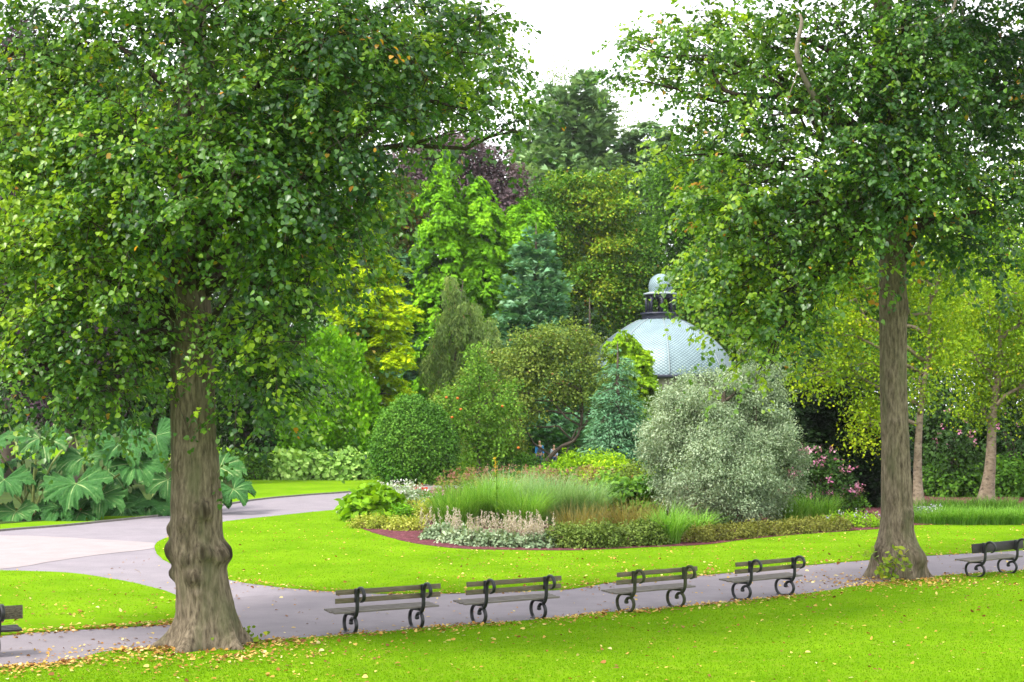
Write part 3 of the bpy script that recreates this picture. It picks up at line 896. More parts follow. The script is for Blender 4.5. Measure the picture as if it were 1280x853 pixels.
RT = [(845, 70, 48, 34, 0), (800, 100, 26, 22, 0), (790, 55, 22, 18, .6), (880, 25, 55, 34, .6), (885, 150, 48, 34, -.6), (850, 195, 30, 24, 0), (950, 60, 58, 40, -1), (1010, 25, 62, 34, -.6), (965, 145, 62, 40, -1.6), (1050, 100, 50, 40, -2), (1130, 30, 70, 38, -2),
      (1215, 45, 60, 44, -1.4), (1265, 120, 50, 56, -1), (1190, 130, 62, 46, -2.2), (1095, 190, 48, 34, -2.6), (1010, 215, 66, 40, -2.2), (915, 235, 58, 38, -1.6), (876, 262, 28, 22, -1), (882, 315, 18, 16, -1), (950, 300, 56, 36, -1.6), (1030, 290, 52, 36, -2),
      (900, 345, 40, 26, -1.4), (1180, 225, 66, 42, -2.2), (1255, 250, 50, 44, -1.4), (1225, 315, 44, 26, -1.2), (1165, 300, 30, 26, -1.8), (1060, 345, 32, 22, -2), (975, 365, 44, 26, -1.8), (935, 425, 24, 26, -2), (912, 345, 34, 28, -1.2), (940, 375, 42, 30, -1.6), (1005, 395, 36, 26, -1.8), (950, 462, 14, 16, -2.2), (905, 400, 16, 14, -1.8),
      (1330, 90, 50, 60, 0), (1330, 220, 50, 60, 0), (1112, 245, 46, 36, -2.7), (1108, 150, 52, 42, -2.5), (1125, 75, 50, 40, -2.4), (1255, 30, 60, 40, .5), (1170, 20, 60, 34, .5), (1245, 95, 50, 40, 1), (1150, 190, 50, 40, 1),
      (1010, 120, 60, 40, 3), (930, 200, 50, 40, 2.6), (1180, 80, 70, 50, 3), (1240, 190, 60, 50, 2.8), (1080, 250, 60, 40, 3), (980, 270, 50, 36, 2.6), (900, 90, 40, 30, 2.2)]
upR = []
for _ in range(18):
    a_ = rl.uniform(0, 2 * PI); rr = 4.5 * math.sqrt(rl.random())
    upR.append((np.array([8.9 + rr * math.cos(a_), 37.3 + rr * math.sin(a_), rl.uniform(15, 19)]), np.array([1.7, 1.7, 1.3])))
TBL_R = [(-.1, 1121, 38), (0, 1121, 36), (.18, 1120, 33), (.4, 1120, 31.5), (.62, 1120, 29.5), (.8, 1119.5, 25.5), (1.05, 1119, 21.3), (1.5, 1120, 19.3), (2.9, 1119, 17.2), (4.5, 1117, 16.4), (7, 1117, 16.8), (8.3, 1116, 17.6), (9.6, 1112, 16), (11, 1110, 14.5), (13, 1108, 12), (16, 1104, 5)]
BUR_R = [(1143, 694, .14, .22), (1094, 690, .10, .2), (1133, 642, .08, .13), (1113, 625, .03, .09), (1110, 470, .03, .12), (1118, 530, .03, .09), (1131, 385, .05, .22), (1126, 655, .04, .12)]
FK = [([(1120, 300, .1), (1134, 240, -.2), (1140, 150, -.2), (1128, 70, 0), (1135, 0, 0)], .3, .1), ([(1122, 280, 0), (1100, 205, .3), (1085, 140, .5), (1040, 110, .6)], .17, .06), ([(1112, 330, 0), (1060, 262, -.6), (1000, 255, -1), (965, 262, -1.2)], .13, .045),
      ([(1124, 330, 0), (1150, 285, -.4), (1200, 270, -.8), (1250, 262, -1)], .14, .05), ([(1100, 230, 0), (1040, 160, -.6), (1004, 95, -1), (997, 70, -1)], .12, .05), ([(1010, 115, -.8), (950, 120, -.6), (905, 112, -.4), (885, 75, -.4)], .09, .03)]
lime_r, axR = lime_tree("large lime tree on the right with straight trunk and leafy shoots at its foot", 1120, 722, 37.2, TBL_R, BUR_R, RT, upR, 2600, 28, .105, 47, FK, top=16, zlow=8.4, bias=.34, lit_left=.2)  # crown's left side tinted lighter, as lit from there
mb = MB()
for pts, r0 in (([(1000, 82, -2.4), (996, 60, -2.5), (1002, 30, -2.6), (1000, 18, -2.6)], .07), ([(1000, 82, -2.4), (985, 125, -2.5), (980, 160, -2.5)], .014), ([(1195, 0, -2.6), (1185, 28, -2.6), (1172, 45, -2.6)], .03), ([(1195, 8, -2.6), (1160, 28, -2.6), (1115, 38, -2.5)], .018), ([(1022, 130, -2), (1004, 95, -2.3), (998, 80, -2.4)], .08)):
    P = crom([at(x, y, 37.2 + d) for x, y, d in pts], 5)
    mb.tube(P, np.linspace(r0, r0 * .4, len(P)), n=6)
mb.build("dead_branch", M["deadwood"], lime_r, True)
rs = np.random.default_rng(5)
M["shoot_leaf"] = leaf_mat("shoot_leaf", [(0, (0.08, 0.14, .015)), (.5, (0.17, 0.27, .02)), (1, (0.32, 0.34, .03))], trans=.35)
for nm, par, pxs, Yd, cnt in (("basal_shoots", lime_r, [(1118, 700), (1105, 706), (1128, 706), (1112, 716), (1100, 714), (1124, 690), (1086, 690)], 36.35, 17),):
    P = np.concatenate([at(x, y, Yd - .05 * i) + rs.normal(size=(cnt, 3)) * np.array([.10, .08, .09]) for i, (x, y) in enumerate(pxs)])
    P[:, 2] = np.maximum(P[:, 2], .08)
    V, L, S, k = leaves(T_HEART, P, rs.normal(size=P.shape) + [0, -.4, -.3], unit(rs.normal(size=P.shape) * .5 + [0, -.6, .8]), rs.uniform(.07, .13, len(P)))
    mb = MB(); mb.add_np(V, L, S, np.repeat(rs.random(len(P)), k))
    for x, y in pxs:
        mb.tube([at(1115, 722, Yd + .2), at(x, y, Yd)], [.012, .005], n=4, a=.2)
    mb.build(nm, M["shoot_leaf"], par)
lime_l = [o for o in COL.objects if o.name == "lime_tree"][0]
P = np.concatenate([np.array([*gr(x, y), .12]) + rs.normal(size=(34, 3)) * np.array([.16, .1, .06]) for x, y in ((285, 806), (300, 803), (272, 810), (258, 813), (310, 805))])
V, L, S, k = leaves(T_HEART, np.maximum(P, [-99, -99, .05]), rs.normal(size=P.shape), unit(rs.normal(size=P.shape) * .5 + [0, -.5, .8]), rs.uniform(.05, .1, len(P)))
mb = MB(); mb.add_np(V, L, S, np.repeat(np.clip(rs.normal(.45, .3, len(P)), 0, 1), k))
mb.build("basal_shoots", M["shoot_leaf"], lime_l)

# ------------------------------------------------------------------ benches
RING = [(.06, .34), (.14, .355), (.27, .352), (.40, .345), (.49, .29), (.525, .20), (.50, .09), (.42, .02), (.29, .012), (.15, .03), (.06, .09), (.025, .18), (.06, .265), (.13, .30), (.20, .285), (.25, .24), (.265, .20)]
POST = [(.20, .285), (.10, .31), (.03, .38), (.0, .47), (-.005, .58), (-.01, .68), (-.03, .77), (-.085, .83), (-.16, .845), (-.235, .81), (-.275, .74), (-.26, .665), (-.215, .625), (-.165, .605)]


def make_bench(label, wide=False, seatm="seat_wood", backm="wood", ironm="iron", L_=2.06):
    root = empty("park_bench", (0, 0, 0), label, "bench", "benches along the path")
    rb = np.random.default_rng(len(label))
    for x in (-.65, .65):
        mb = MB()
        mb.strip2d(crom(RING, 5), .030, np.linspace(.019, .024, 81), x)
        mb.strip2d(crom(POST, 5), .030, np.concatenate([np.full(36, .024), np.linspace(.024, .011, 30)]), x)
        mb.box((x, .245, .205), (.07, .07, .065), .018)                        # curled end of the scroll
        mb.box((x, .32, .372), (.055, .46, .022), .005)                       # seat bearer
        mb.box((x, .035, .70), (.06, .05, .24), .006)                         # back plate
        o = mb.build("iron_frame", M[ironm], root, True, local=True)
        fp = MB(); fp.box((x, .33, .014), (.10, .30, .02), .005)
        fp.build("foot_plate", M["iron"], o, False, local=True)
    def board(nm, y, z, w, t, m, rotx=0.0):
        mb = MB()
        c, s_ = math.cos(rotx), math.sin(rotx)
        rot = np.array([[1, 0, 0], [0, c, -s_], [0, s_, c]])
        rz = rb.normal() * .0025
        rot = np.array([[1, -rz, 0], [rz, 1, 0], [0, 0, 1]]) @ rot
        mb.box((rb.normal() * .012, y, z), (L_ + rb.normal() * .01, t, w), .006, rot)
        mb.build(nm, M[m], root, local=True)
    if wide:
        board("back_board", .085, .70, .215, .035, backm, -.10)
    else:
        board("back_slat", .075, .762, .088, .04, backm, -.10)
        board("back_slat", .088, .615, .088, .04, backm, -.10)
    for k_ in range(4):
        board("seat_slat", .15 + .118 * k_, .405 + .006 * k_, .034, .098, seatm)
    return root


def place_bench(root, pxl, pxr, ang):
    a_, b_ = gr(*pxl), gr(*pxr)
    c = (a_ + b_) / 2
    th = math.radians(ang)
    # the irons' feet are the ring bottoms, .29 m in front of the bench's own origin
    root.location = (c[0] + .29 * math.sin(th), c[1] - .29 * math.cos(th), .004)
    root.rotation_euler = (0, 0, th)


def copy_tree(o, parent=None):
    c = o.copy(); COL.objects.link(c); c.parent = parent
    for ch in list(o.children): copy_tree(ch, c)
    return c


b1 = make_bench("first bench right of the burled lime trunk, weathered wood slats on black scrolled iron frames")
place_bench(b1, (437.5, 792), (520, 787.5), 31)
for lab, l_, r_, an in (("weathered wooden bench in front of the bed's silvery plumes, second from the burled lime", (597.5, 780.5), (672.5, 774.5), 32),
                        ("weathered bench with mossy iron frames, just left of the bench that stands in fallen leaves", (781, 766), (844.5, 759.7), 36),
                        ("bench standing in fallen leaves between the mossy framed bench and the right lime trunk", (926, 751), (980.5, 744), 38)):
    b = copy_tree(b1); b["label"] = lab
    place_bench(b, l_, r_, an)
    if "mossy iron" in lab:
        for ch in b.children:
            if ch.name.startswith("iron_frame"):
                ch.data = ch.data.copy(); ch.data.materials[0] = M["iron_moss"]
b5 = make_bench("bench with one wide black back board, alone to the right of the right lime trunk", wide=True, backm="dark_wood")
place_bench(b5, (1219, 721.5), (1258, 718.6), 39.5)
b0 = make_bench("bench cut off by the left edge of the photo, its back board blotched with moss", wide=True, seatm="dark_wood", backm="mossy_wood")
place_bench(b0, (-102, 829), (-18, 819.5), 30)

# ------------------------------------------------------------------ garden pavilion with the scaled dome
def dome_mat():
    m, n, l, b = new_mat("dome_scales")
    du = n.new("ShaderNodeAttribute"); du.attribute_name = "du"
    dv = n.new("ShaderNodeAttribute"); dv.attribute_name = "dv"
    def mth(op, a, b_=None):
        x = n.new("ShaderNodeMath"); x.operation = op
        for i, q in enumerate((a, b_)):
            if q is None: continue
            if isinstance(q, (int, float)): x.inputs[i].default_value = q
            else: l.new(q, x.inputs[i])
        return x.outputs[0]
    p = mth('FRACT', mth('ADD', du.outputs["Fac"], dv.outputs["Fac"]))
    q = mth('FRACT', mth('SUBTRACT', du.outputs["Fac"], dv.outputs["Fac"]))
    lo = mth('MINIMUM', p, q)
    r = ramp(n, [(0.0, (.07, .115, .14)), (.2, (.10, .155, .18)), (.34, (.25, .345, .375)), (1, (.31, .405, .43))])
    l.new(lo, r.inputs[0])
    nz = n.new("ShaderNodeTexNoise"); nz.inputs["Scale"].default_value = .9; nz.inputs["Detail"].default_value = 6
    tc = n.new("ShaderNodeTexCoord"); l.new(tc.outputs["Object"], nz.inputs["Vector"])
    r2 = ramp(n, [(.35, (.78, .8, .82)), (.65, (1, 1, 1))]); l.new(nz.outputs["Fac"], r2.inputs[0])
    g = n.new("ShaderNodeMixRGB"); g.blend_type = 'MULTIPLY'; g.inputs[0].default_value = 1
    l.new(r.outputs[0], g.inputs[1]); l.new(r2.outputs[0], g.inputs[2])
    l.new(g.outputs[0], b.inputs["Base Color"])
    bp = n.new("ShaderNodeBump"); bp.inputs["Strength"].default_value = .6; bp.inputs["Distance"].default_value = .03
    l.new(lo, bp.inputs["Height"]); l.new(bp.outputs[0], b.inputs["Normal"])
    b.inputs["Roughness"].default_value = .5
    return m


M["dome"] = dome_mat()
M["pav_dark"] = plain("slate_blue_paint", (.022, .025, .045), .5)
M["pav_trim"] = plain("pale_trim", (.24, .29, .31), .6)
M["pav_wall"] = noise_mat("pavilion_wall", (.20, .18, .15), (.30, .27, .23), scale=2, rough=.9)
M["glass"] = plain("dark_glass", (.02, .025, .03), .1)
YD = 115.0
dc = at(826, 470, YD)
pav = empty("garden_pavilion", (dc[0], YD, 0), "round pavilion with pale green scaled dome and small open lantern on top", "pavilion")


def lathe(mb, prof, n=64, facet=0.0, nf=8, a=0.0, cap=False):
    th = np.arange(n) * 2 * PI / n
    fct = 1 - facet * (1 - math.cos(PI / nf) / np.cos((th % (2 * PI / nf)) - PI / nf))
    V = np.concatenate([np.stack([dc[0] + r * fct * np.cos(th), YD + r * fct * np.sin(th), np.full(n, z)], 1) for r, z in prof])
    f = []
    for i in range(len(prof) - 1):
        for j in range(n):
            k = (j + 1) % n
            f.append([i * n + j, i * n + k, (i + 1) * n + k, (i + 1) * n + j])
    if cap: f.append([(len(prof) - 1) * n + j for j in range(n)])
    mb.add(V, f, a)
    return V


zE = dc[2]
RD = 93 * sm(YD)
_py = np.array([470, 463, 451, 436, 422, 411, 404, 400]); _pr = np.array([93, 92, 87, 77, 62, 46, 34, 25])
ph = np.linspace(0, 1, 40)
_zz = (470 - _py) * sm(YD)
_cv = crom(np.stack([_pr * sm(YD), _zz], 1), 8)
_al = np.concatenate([[0], np.cumsum(np.hypot(*np.diff(_cv, axis=0).T))]); _al /= _al[-1]
d_r, d_z = np.interp(ph, _al, _cv[:, 0]), np.interp(ph, _al, _cv[:, 1])
n_ = 160
th = np.arange(n_ + 1) * 2 * PI / n_
fct = 1 - .45 * (1 - math.cos(PI / 8) / np.cos((th % (PI / 4)) - PI / 8))
V = np.concatenate([np.stack([dc[0] + r_ * fct * np.cos(th), YD + r_ * fct * np.sin(th), np.full(n_ + 1, zE + z_)], 1) for r_, z_ in zip(d_r, d_z)])
i = np.arange(len(ph) - 1)[:, None] * (n_ + 1); j = np.arange(n_)[None, :]
loops = np.stack([i + j, i + j + 1, i + n_ + 1 + j + 1, i + n_ + 1 + j], -1).reshape(-1)
np_mesh("dome", V, loops, [4] * ((len(ph) - 1) * n_), M["dome"], pav, True,
        {"du": np.tile(th / (2 * PI) * 96, len(ph)), "dv": np.repeat(ph * 26, n_ + 1)})
for k_ in range(8):
    t_ = k_ * PI / 4 + .02
    mb = MB()
    mb.tube([(dc[0] + (r_ + .015) * math.cos(t_), YD + (r_ + .015) * math.sin(t_), zE + z_ + .01) for r_, z_ in zip(d_r, d_z)], .045, n=6)
    mb.build("rib", M["pav_trim"], pav, True)
mb = MB(); lathe(mb, [(RD - .1, zE - .26), (RD + .1, zE - .22), (RD + .14, zE - .03), (RD - .1, zE + .01)], 96)
mb.build("gutter", M["pav_dark"], pav, True)
mb = MB(); lathe(mb, [(RD - .35, -.05), (RD - .35, zE - .2)], 8)
mb.build("wall", M["pav_wall"], pav)
for k_ in range(8):
    t_ = (k_ + .5) * PI / 4
    rr = (RD - .35) * math.cos(PI / 8) + .02
    c_, s_ = math.cos(t_), math.sin(t_)
    rot = [[-s_, c_, 0], [c_, s_, 0], [0, 0, 1]]
    mb = MB(); mb.box((dc[0] + rr * c_, YD + rr * s_, 3.1), (1.7, .10, 3.6), .02, rot)
    w_ = mb.build("window", M["pav_dark"], pav)
    mb = MB()
    for sx in (-1, 0, 1):
        for sz in (-1, 0, 1):
            mb.box((dc[0] + (rr + .05) * c_ - s_ * sx * .53, YD + (rr + .05) * s_ + c_ * sx * .53, 3.1 + sz * 1.12), (.46, .03, 1.02), 0, rot)
    mb.build("pane", M["glass"], w_)
zL = zE + d_z[-1]
lan = MB()
lathe(lan, [(1.33, zL - .06), (1.33, zL + .34)], 8, cap=False)
lathe(lan, [(1.33, zL + .34), (1.45, zL + .36), (1.45, zL + .50), (1.2, zL + .52)], 8, cap=True)
lan_o = lan.build("lantern", M["pav_dark"], pav)
for k_ in range(8):
    t_ = (k_ + .5) * PI / 4 + PI / 8
    mb = MB(); mb.tube([(dc[0] + 1.02 * math.cos(t_), YD + 1.02 * math.sin(t_), zL + .5), (dc[0] + 1.02 * math.cos(t_), YD + 1.02 * math.sin(t_), zL + 1.75)], .10, n=8)
    mb.build("column", M["pav_dark"], lan_o, True)
mb = MB(); lathe(mb, [(.9, zL + 1.55), (1.12, zL + 1.55), (1.12, zL + 1.8), (.9, zL + 1.8)], 8)
for k_ in range(8):                                              # arch spandrels between the columns
    t_ = (k_ + 1) * PI / 4 + PI / 8
    for sgn in (-1, 1):
        t2 = t_ + sgn * .27
        mb.box((dc[0] + .98 * math.cos(t2), YD + .98 * math.sin(t2), zL + 1.47), (.10, .12, .2), .02, [[-math.sin(t2), math.cos(t2), 0], [math.cos(t2), math.sin(t2), 0], [0, 0, 1]])
mb.build("arcade", M["pav_dark"], lan_o)
mb = MB()
lathe(mb, [(1.1, zL + 1.79), (1.24, zL + 1.80), (1.22, zL + 1.90), (.95, zL + 1.97), (.80, zL + 2.02)], 48)
mb.build("eave", M["pav_trim"], lan_o, True)
p2 = np.linspace(0, PI / 2 * .98, 16)
V = np.concatenate([np.stack([dc[0] + r_ * np.cos(th), YD + r_ * np.sin(th), np.full(n_ + 1, zL + 2.0 + z_)], 1)
                    for r_, z_ in zip(np.interp(p2, np.linspace(0, PI / 2, 7), (.80, .86, .85, .74, .52, .26, .01)), np.interp(p2, np.linspace(0, PI / 2, 7), (0, .28, .55, .9, 1.14, 1.29, 1.34)))])
i = np.arange(len(p2) - 1)[:, None] * (n_ + 1)
loops = np.stack([i + j, i + j + 1, i + n_ + 1 + j + 1, i + n_ + 1 + j], -1).reshape(-1)
np_mesh("cupola", V, loops, [4] * ((len(p2) - 1) * n_), M["dome"], lan_o, True, {"du": np.tile(th / (2 * PI) * 28, len(p2)), "dv": np.repeat(p2 * 7, n_ + 1)})

# ------------------------------------------------------------------ foliage colours
G = {}
G["yellowgreen"] = greens("yellowgreen_leaf", (.05, .11, .006), (.13, .23, .008), (.24, .33, .012), trans=.35, gain=1.9, sat=1.3)
G["golden"] = greens("golden_leaf", (.085, .16, .004), (.22, .32, .008), (.40, .48, .012), trans=.35, gain=1.6)
G["bright"] = greens("bright_green_leaf", (.035, .10, .006), (.09, .22, .009), (.16, .31, .014), trans=.3, gain=1.75, sat=1.4)
G["mid"] = greens("mid_green_leaf", (.02, .06, .012), (.045, .115, .02), (.085, .175, .03), trans=.3, gain=1.6, sat=1.5)
G["dark"] = greens("dark_green_leaf", (.008, .022, .008), (.018, .046, .014), (.038, .085, .022), trans=.15, gain=1.4, sat=1.5)
G["black"] = greens("yew_needles", (.004, .011, .006), (.009, .024, .011), (.02, .045, .018), trans=.05)
G["blue"] = greens("blue_green_needles", (.035, .095, .045), (.075, .17, .085), (.16, .26, .16), trans=.2, gain=1.75, sat=1)
G["bluegrey"] = greens("blue_grey_needles", (.06, .11, .10), (.12, .19, .18), (.2, .29, .27), trans=.15, gain=1.3, sat=1.1)
G["pine"] = greens("pine_needles", (.055, .105, .06), (.095, .165, .09), (.15, .225, .13), trans=.2, gain=1.75, sat=1.25)
G["olive"] = greens("olive_leaf", (.035, .065, .014), (.085, .13, .026), (.16, .195, .045), extra=(.25, .13, .05), trans=.3, gain=1.75, sat=1.2)
G["oliveorange"] = greens("olive_turning_leaf", (.022, .068, .014), (.06, .14, .018), (.17, .20, .022), extra=(.26, .15, .03), trans=.25, gain=1.7, sat=1.5)
G["purple"] = greens("copper_leaf", (.045, .03, .036), (.095, .065, .075), (.165, .12, .13), trans=.2, gain=1.35, sat=1)
G["purpledark"] = greens("dark_copper_leaf", (.018, .010, .016), (.04, .022, .034), (.085, .05, .07), trans=.15, gain=1.2, sat=1)
G["brownweep"] = greens("weeping_needles", (.05, .085, .025), (.11, .165, .045), (.19, .23, .075), extra=(.25, .15, .07), trans=.25, gain=1.9, sat=1.1)
G["silver"] = greens("silver_leaf", (.085, .135, .07), (.19, .265, .15), (.35, .42, .28), trans=.2, rough=.6, gain=1.12, sat=1)
G["apple"] = greens("apple_leaf", (.035, .09, .015), (.085, .175, .03), (.16, .26, .05), trans=.35, gain=1.7, sat=1.4)
G["birch"] = greens("birch_leaf", (.055, .115, .008), (.135, .22, .012), (.27, .33, .018), extra=(.42, .34, .02), trans=.4, gain=1.5, sat=1.4)
G["clipped"] = greens("clipped_leaf", (.025, .075, .014), (.05, .135, .02), (.095, .19, .035), trans=.15, gain=1.6, sat=1.4)
G["redgreen"] = greens("turning_red_leaf", (.05, .08, .03), (.11, .12, .04), (.30, .12, .05), trans=.25)
G["lime"] = greens("lime_green_leaf", (.08, .18, .010), (.16, .32, .014), (.25, .42, .03), trans=.35, gain=1.1)
G["variegated"] = greens("variegated_leaf", (.16, .22, .03), (.33, .37, .09), (.50, .50, .20), trans=.3, gain=1)
G["rhubarb"] = greens("pale_leaf", (.09, .17, .06), (.17, .28, .10), (.30, .42, .20), trans=.25, gain=2)
G["grassgreen"] = greens("ornamental_grass", (.06, .17, .02), (.14, .30, .05), (.24, .40, .12), trans=.35, gain=1.15, sat=1.3)
G["grasspale"] = greens("pale_grass", (.10, .22, .07), (.20, .34, .13), (.32, .45, .24), trans=.35, gain=1.05, sat=1)
G["grassbrown"] = greens("bronze_grass", (.13, .11, .03), (.22, .2, .05), (.33, .27, .09), trans=.35, gain=0.9, sat=1)
G["lowhedge"] = greens("low_hedge_leaf", (.05, .085, .025), (.11, .165, .05), (.19, .25, .09), trans=.25, gain=1.25)
G["lowbrown"] = greens("bronze_hedge_leaf", (.07, .075, .025), (.14, .15, .045), (.22, .23, .08), trans=.25)
G["pinkplume"] = greens("pinkish_plume", (.33, .27, .23), (.46, .40, .35), (.6, .53, .46), trans=.3, gain=1, sat=1)
G["redsedum"] = greens("dusty_red_flower", (.25, .09, .08), (.38, .16, .13), (.46, .27, .2), trans=.2, gain=0.8, sat=1)
G["white"] = greens("white_flower", (.5, .5, .5), (.68, .68, .66), (.8, .8, .78), trans=.2, gain=0.8, sat=1)
G["pink"] = greens("pink_flower", (.42, .12, .28), (.60, .24, .44), (.72, .42, .58), trans=.25, gain=0.8, sat=1.1)
G["red"] = greens("red_flower", (.40, .008, .015), (.58, .015, .025), (.66, .05, .04), trans=.2, gain=0.8, sat=1)
G["yellowfl"] = greens("yellow_flower", (.5, .33, .01), (.65, .47, .02), (.75, .6, .06), trans=.2, gain=0.8, sat=1)
G["lilac"] = greens("lilac_flower", (.3, .25, .45), (.45, .40, .6), (.6, .55, .7), trans=.2, gain=0.8, sat=1)
G["orangefruit"] = greens("orange_fruit", (.5, .12, .02), (.62, .17, .03), (.7, .25, .05), trans=.0, gain=0.8, sat=1)

# ------------------------------------------------------------------ trees and shrubs of the middle distance
def px_tree(name, label, cat, Y, base_px, spec, mat, n, k, cr, size, **kw):
    b = at(base_px, 504, Y)
    return tree(name, label, cat, (b[0], Y), px_lobes(Y, spec), G[mat], n, k, cr, size, **kw)


def px_cone(name, label, cat, Y, pxc, pytop, half_px, mat, **kw):
    p = at(pxc, pytop, Y)
    return conifer(name, label, cat, (p[0], Y), p[2], half_px * sm(Y), G[mat], **kw)


# bright columns in the centre
for q, (lab, Y, bx, spec) in enumerate((
        ("tallest bright green cypress column in the middle, left of its two neighbours", 110, 552, [(556, 218, 9, 30), (552, 270, 26, 50), (548, 330, 34, 60), (545, 400, 40, 60), (545, 470, 44, 60)]),
        ("bright green cypress column standing between a taller one and a broader one", 111, 600, [(598, 252, 16, 30), (602, 300, 30, 50), (605, 360, 34, 60), (605, 430, 40, 70)]),
        ("broad topped bright green cypress column right behind the blue green conifer", 112, 650, [(655, 285, 26, 34), (648, 330, 34, 50), (640, 390, 40, 60), (640, 450, 40, 60)]))):
    px_tree("cypress_tree", lab, "tree", Y, bx, spec, "bright", 760, 40, .62, .30, mode="fern", tmpl=T_FAN, trunk_r=.25, seed=10 + q, group="bright cypress columns in the centre", limbs=False, lump=.3)
px_cone("conifer_tree", "blue green pyramid conifer with pale tips in front of the bright cypresses", "tree", 104, 670, 272, 72, "blue", nb=420, per=52, size=.42, p=.62, droop=.05, tilt=.45, seed=1, tmpl=T_FAN, fan=.3)
px_cone("spruce_tree", "slim blue grey spruce beside the left edge of the pale dome", "tree", 107, 737, 368, 20, "bluegrey", nb=150, per=36, size=.34, p=.8, droop=.2, seed=2)
px_cone("cedar_tree", "dark blue green cedar with layered drooping branches left of the silver shrub", "tree", 85, 772, 424, 56, "blue", nb=300, per=60, size=.26, p=.55, droop=.35, seed=3, fan=.3)
px_tree("golden_conifer", "yellow green feathery conifer standing against the left side of the dome", "tree", 90, 785, [(778, 428, 18, 12), (790, 452, 26, 20), (792, 482, 34, 26), (800, 520, 34, 30)], "yellowgreen", 380, 30, .36, .24, mode="fern", tmpl=T_FAN, trunk_r=.12, seed=14)
px_tree("weeping_conifer", "drooping olive brown weeping conifer in front of the bright cypresses", "tree", 96, 562, [(566, 358, 14, 16), (578, 392, 26, 24), (560, 420, 24, 26), (598, 418, 24, 28), (585, 455, 34, 30), (548, 455, 22, 24), (615, 460, 24, 30)], "brownweep", 520, 40, .62, .26, mode="weep", tmpl=T_SLIM, trunk_r=.15, seed=15, lump=.15, width=1.0, puff=(6, .55), upbias=.6)
px_tree("golden_conifer", "golden yellow conifer with brown shaded stems left of the clipped dome shrub", "tree", 92, 455, [(472, 250, 9, 40), (462, 320, 18, 34), (455, 372, 34, 30), (478, 410, 26, 26), (440, 415, 34, 30), (465, 455, 36, 26), (490, 490, 22, 26), (450, 510, 30, 30), (430, 350, 32, 28), (490, 350, 18, 30), (478, 385, 30, 28, -1.5), (450, 395, 32, 26, -1.5), (485, 440, 26, 28, -1.5), (455, 300, 22, 30)], "golden", 1500, 30, .42, .22, puff=(8, .45), upbias=.5, mode="spray", tmpl=T_FAN, trunk_r=.2, seed=16)
px_tree("cypress_tree", "mid green feathery cypress behind the pale leaved border plants", "tree", 89, 412, [(415, 450, 36, 30), (395, 490, 40, 34), (430, 500, 36, 40), (400, 540, 50, 34), (450, 540, 30, 30)], "bright", 640, 34, .36, .24, mode="up", tmpl=T_FAN, trunk_r=.2, seed=17, limbs=False)
px_tree("copper_beech", "dusky purple beech crown rising behind the bright cypresses", "tree", 128, 590, [(600, 215, 45, 28), (560, 200, 50, 30), (640, 250, 34, 30), (520, 200, 40, 36), (610, 270, 50, 40), (540, 260, 50, 50), (560, 330, 80, 60)], "purple", 1500, 28, .55, .30, trunk_r=.4, seed=18, puff=(10, .45), upbias=.6)
px_tree("maple_tree", "broad domed olive green maple with orange tinged top left of the dome lantern", "tree", 126, 735, [(705, 240, 42, 22), (745, 238, 42, 22), (775, 275, 34, 30), (690, 285, 36, 34), (735, 290, 44, 34), (785, 330, 34, 34), (740, 345, 52, 36), (800, 380, 34, 36), (760, 395, 50, 36), (690, 350, 40, 50)], "oliveorange", 2600, 24, .40, .25, trunk_r=.5, seed=19, lump=.15, puff=(9, .40), upbias=.95, shell=.8)
px_cone("pine_tree", "tallest pine in the middle of the photo against the white sky", "tree", 150, 718, 74, 118, "pine", nb=700, per=60, size=.75, p=.6, droop=.0, tilt=.35, seed=4, z0=.3, tmpl=T_FAN, fan=.3, cone_top=.06)
px_cone("pine_tree", "smaller narrow pine just left of the tallest pine", "tree", 156, 662, 104, 56, "pine", nb=300, per=36, size=.65, p=.6, tilt=.3, droop=0, seed=5, z0=.3, tmpl=T_FAN)
px_tree("bare_birch", "thin leafed wispy tree showing above the tallest pine", "tree", 165, 745, [(700, 92, 16, 22), (735, 95, 18, 24), (765, 115, 18, 26), (775, 150, 18, 30), (690, 120, 14, 26)], "olive", 100, 18, .8, .26, trunk_r=.15, seed=20, shell=.1)
px_tree("pine_tree", "grey green pine half hidden behind the left edge of the right lime crown", "tree", 150, 812, [(812, 175, 30, 24), (795, 215, 34, 26), (830, 225, 40, 34), (800, 265, 40, 34)], "pine", 420, 30, .9, .6, mode="spray", tmpl=T_FAN, trunk_r=.3, seed=21)
px_tree("acer_tree", "small tree turning red behind the left lime crown's right edge", "tree", 112, 485, [(480, 240, 30, 20), (500, 265, 26, 22), (475, 285, 30, 22), (505, 310, 28, 24)], "redgreen", 300, 26, .5, .32, seed=22)
px_tree("fir_tree", "dark blue green fir between the golden conifer and the bright cypresses", "tree", 110, 500, [(505, 345, 24, 34), (495, 390, 26, 40), (510, 440, 30, 50)], "blue", 300, 36, .6, .36, mode="spray", tmpl=T_FAN, trunk_r=.25, seed=23)
px_tree("sycamore_tree", "deep green tree filling the dark gap between the golden and bright cypresses", "tree", 118, 515, [(500, 300, 40, 60), (515, 380, 50, 70), (500, 470, 60, 60), (600, 480, 70, 60), (690, 430, 60, 60)], "dark", 1000, 30, .9, .42, trunk_r=.35, seed=24)
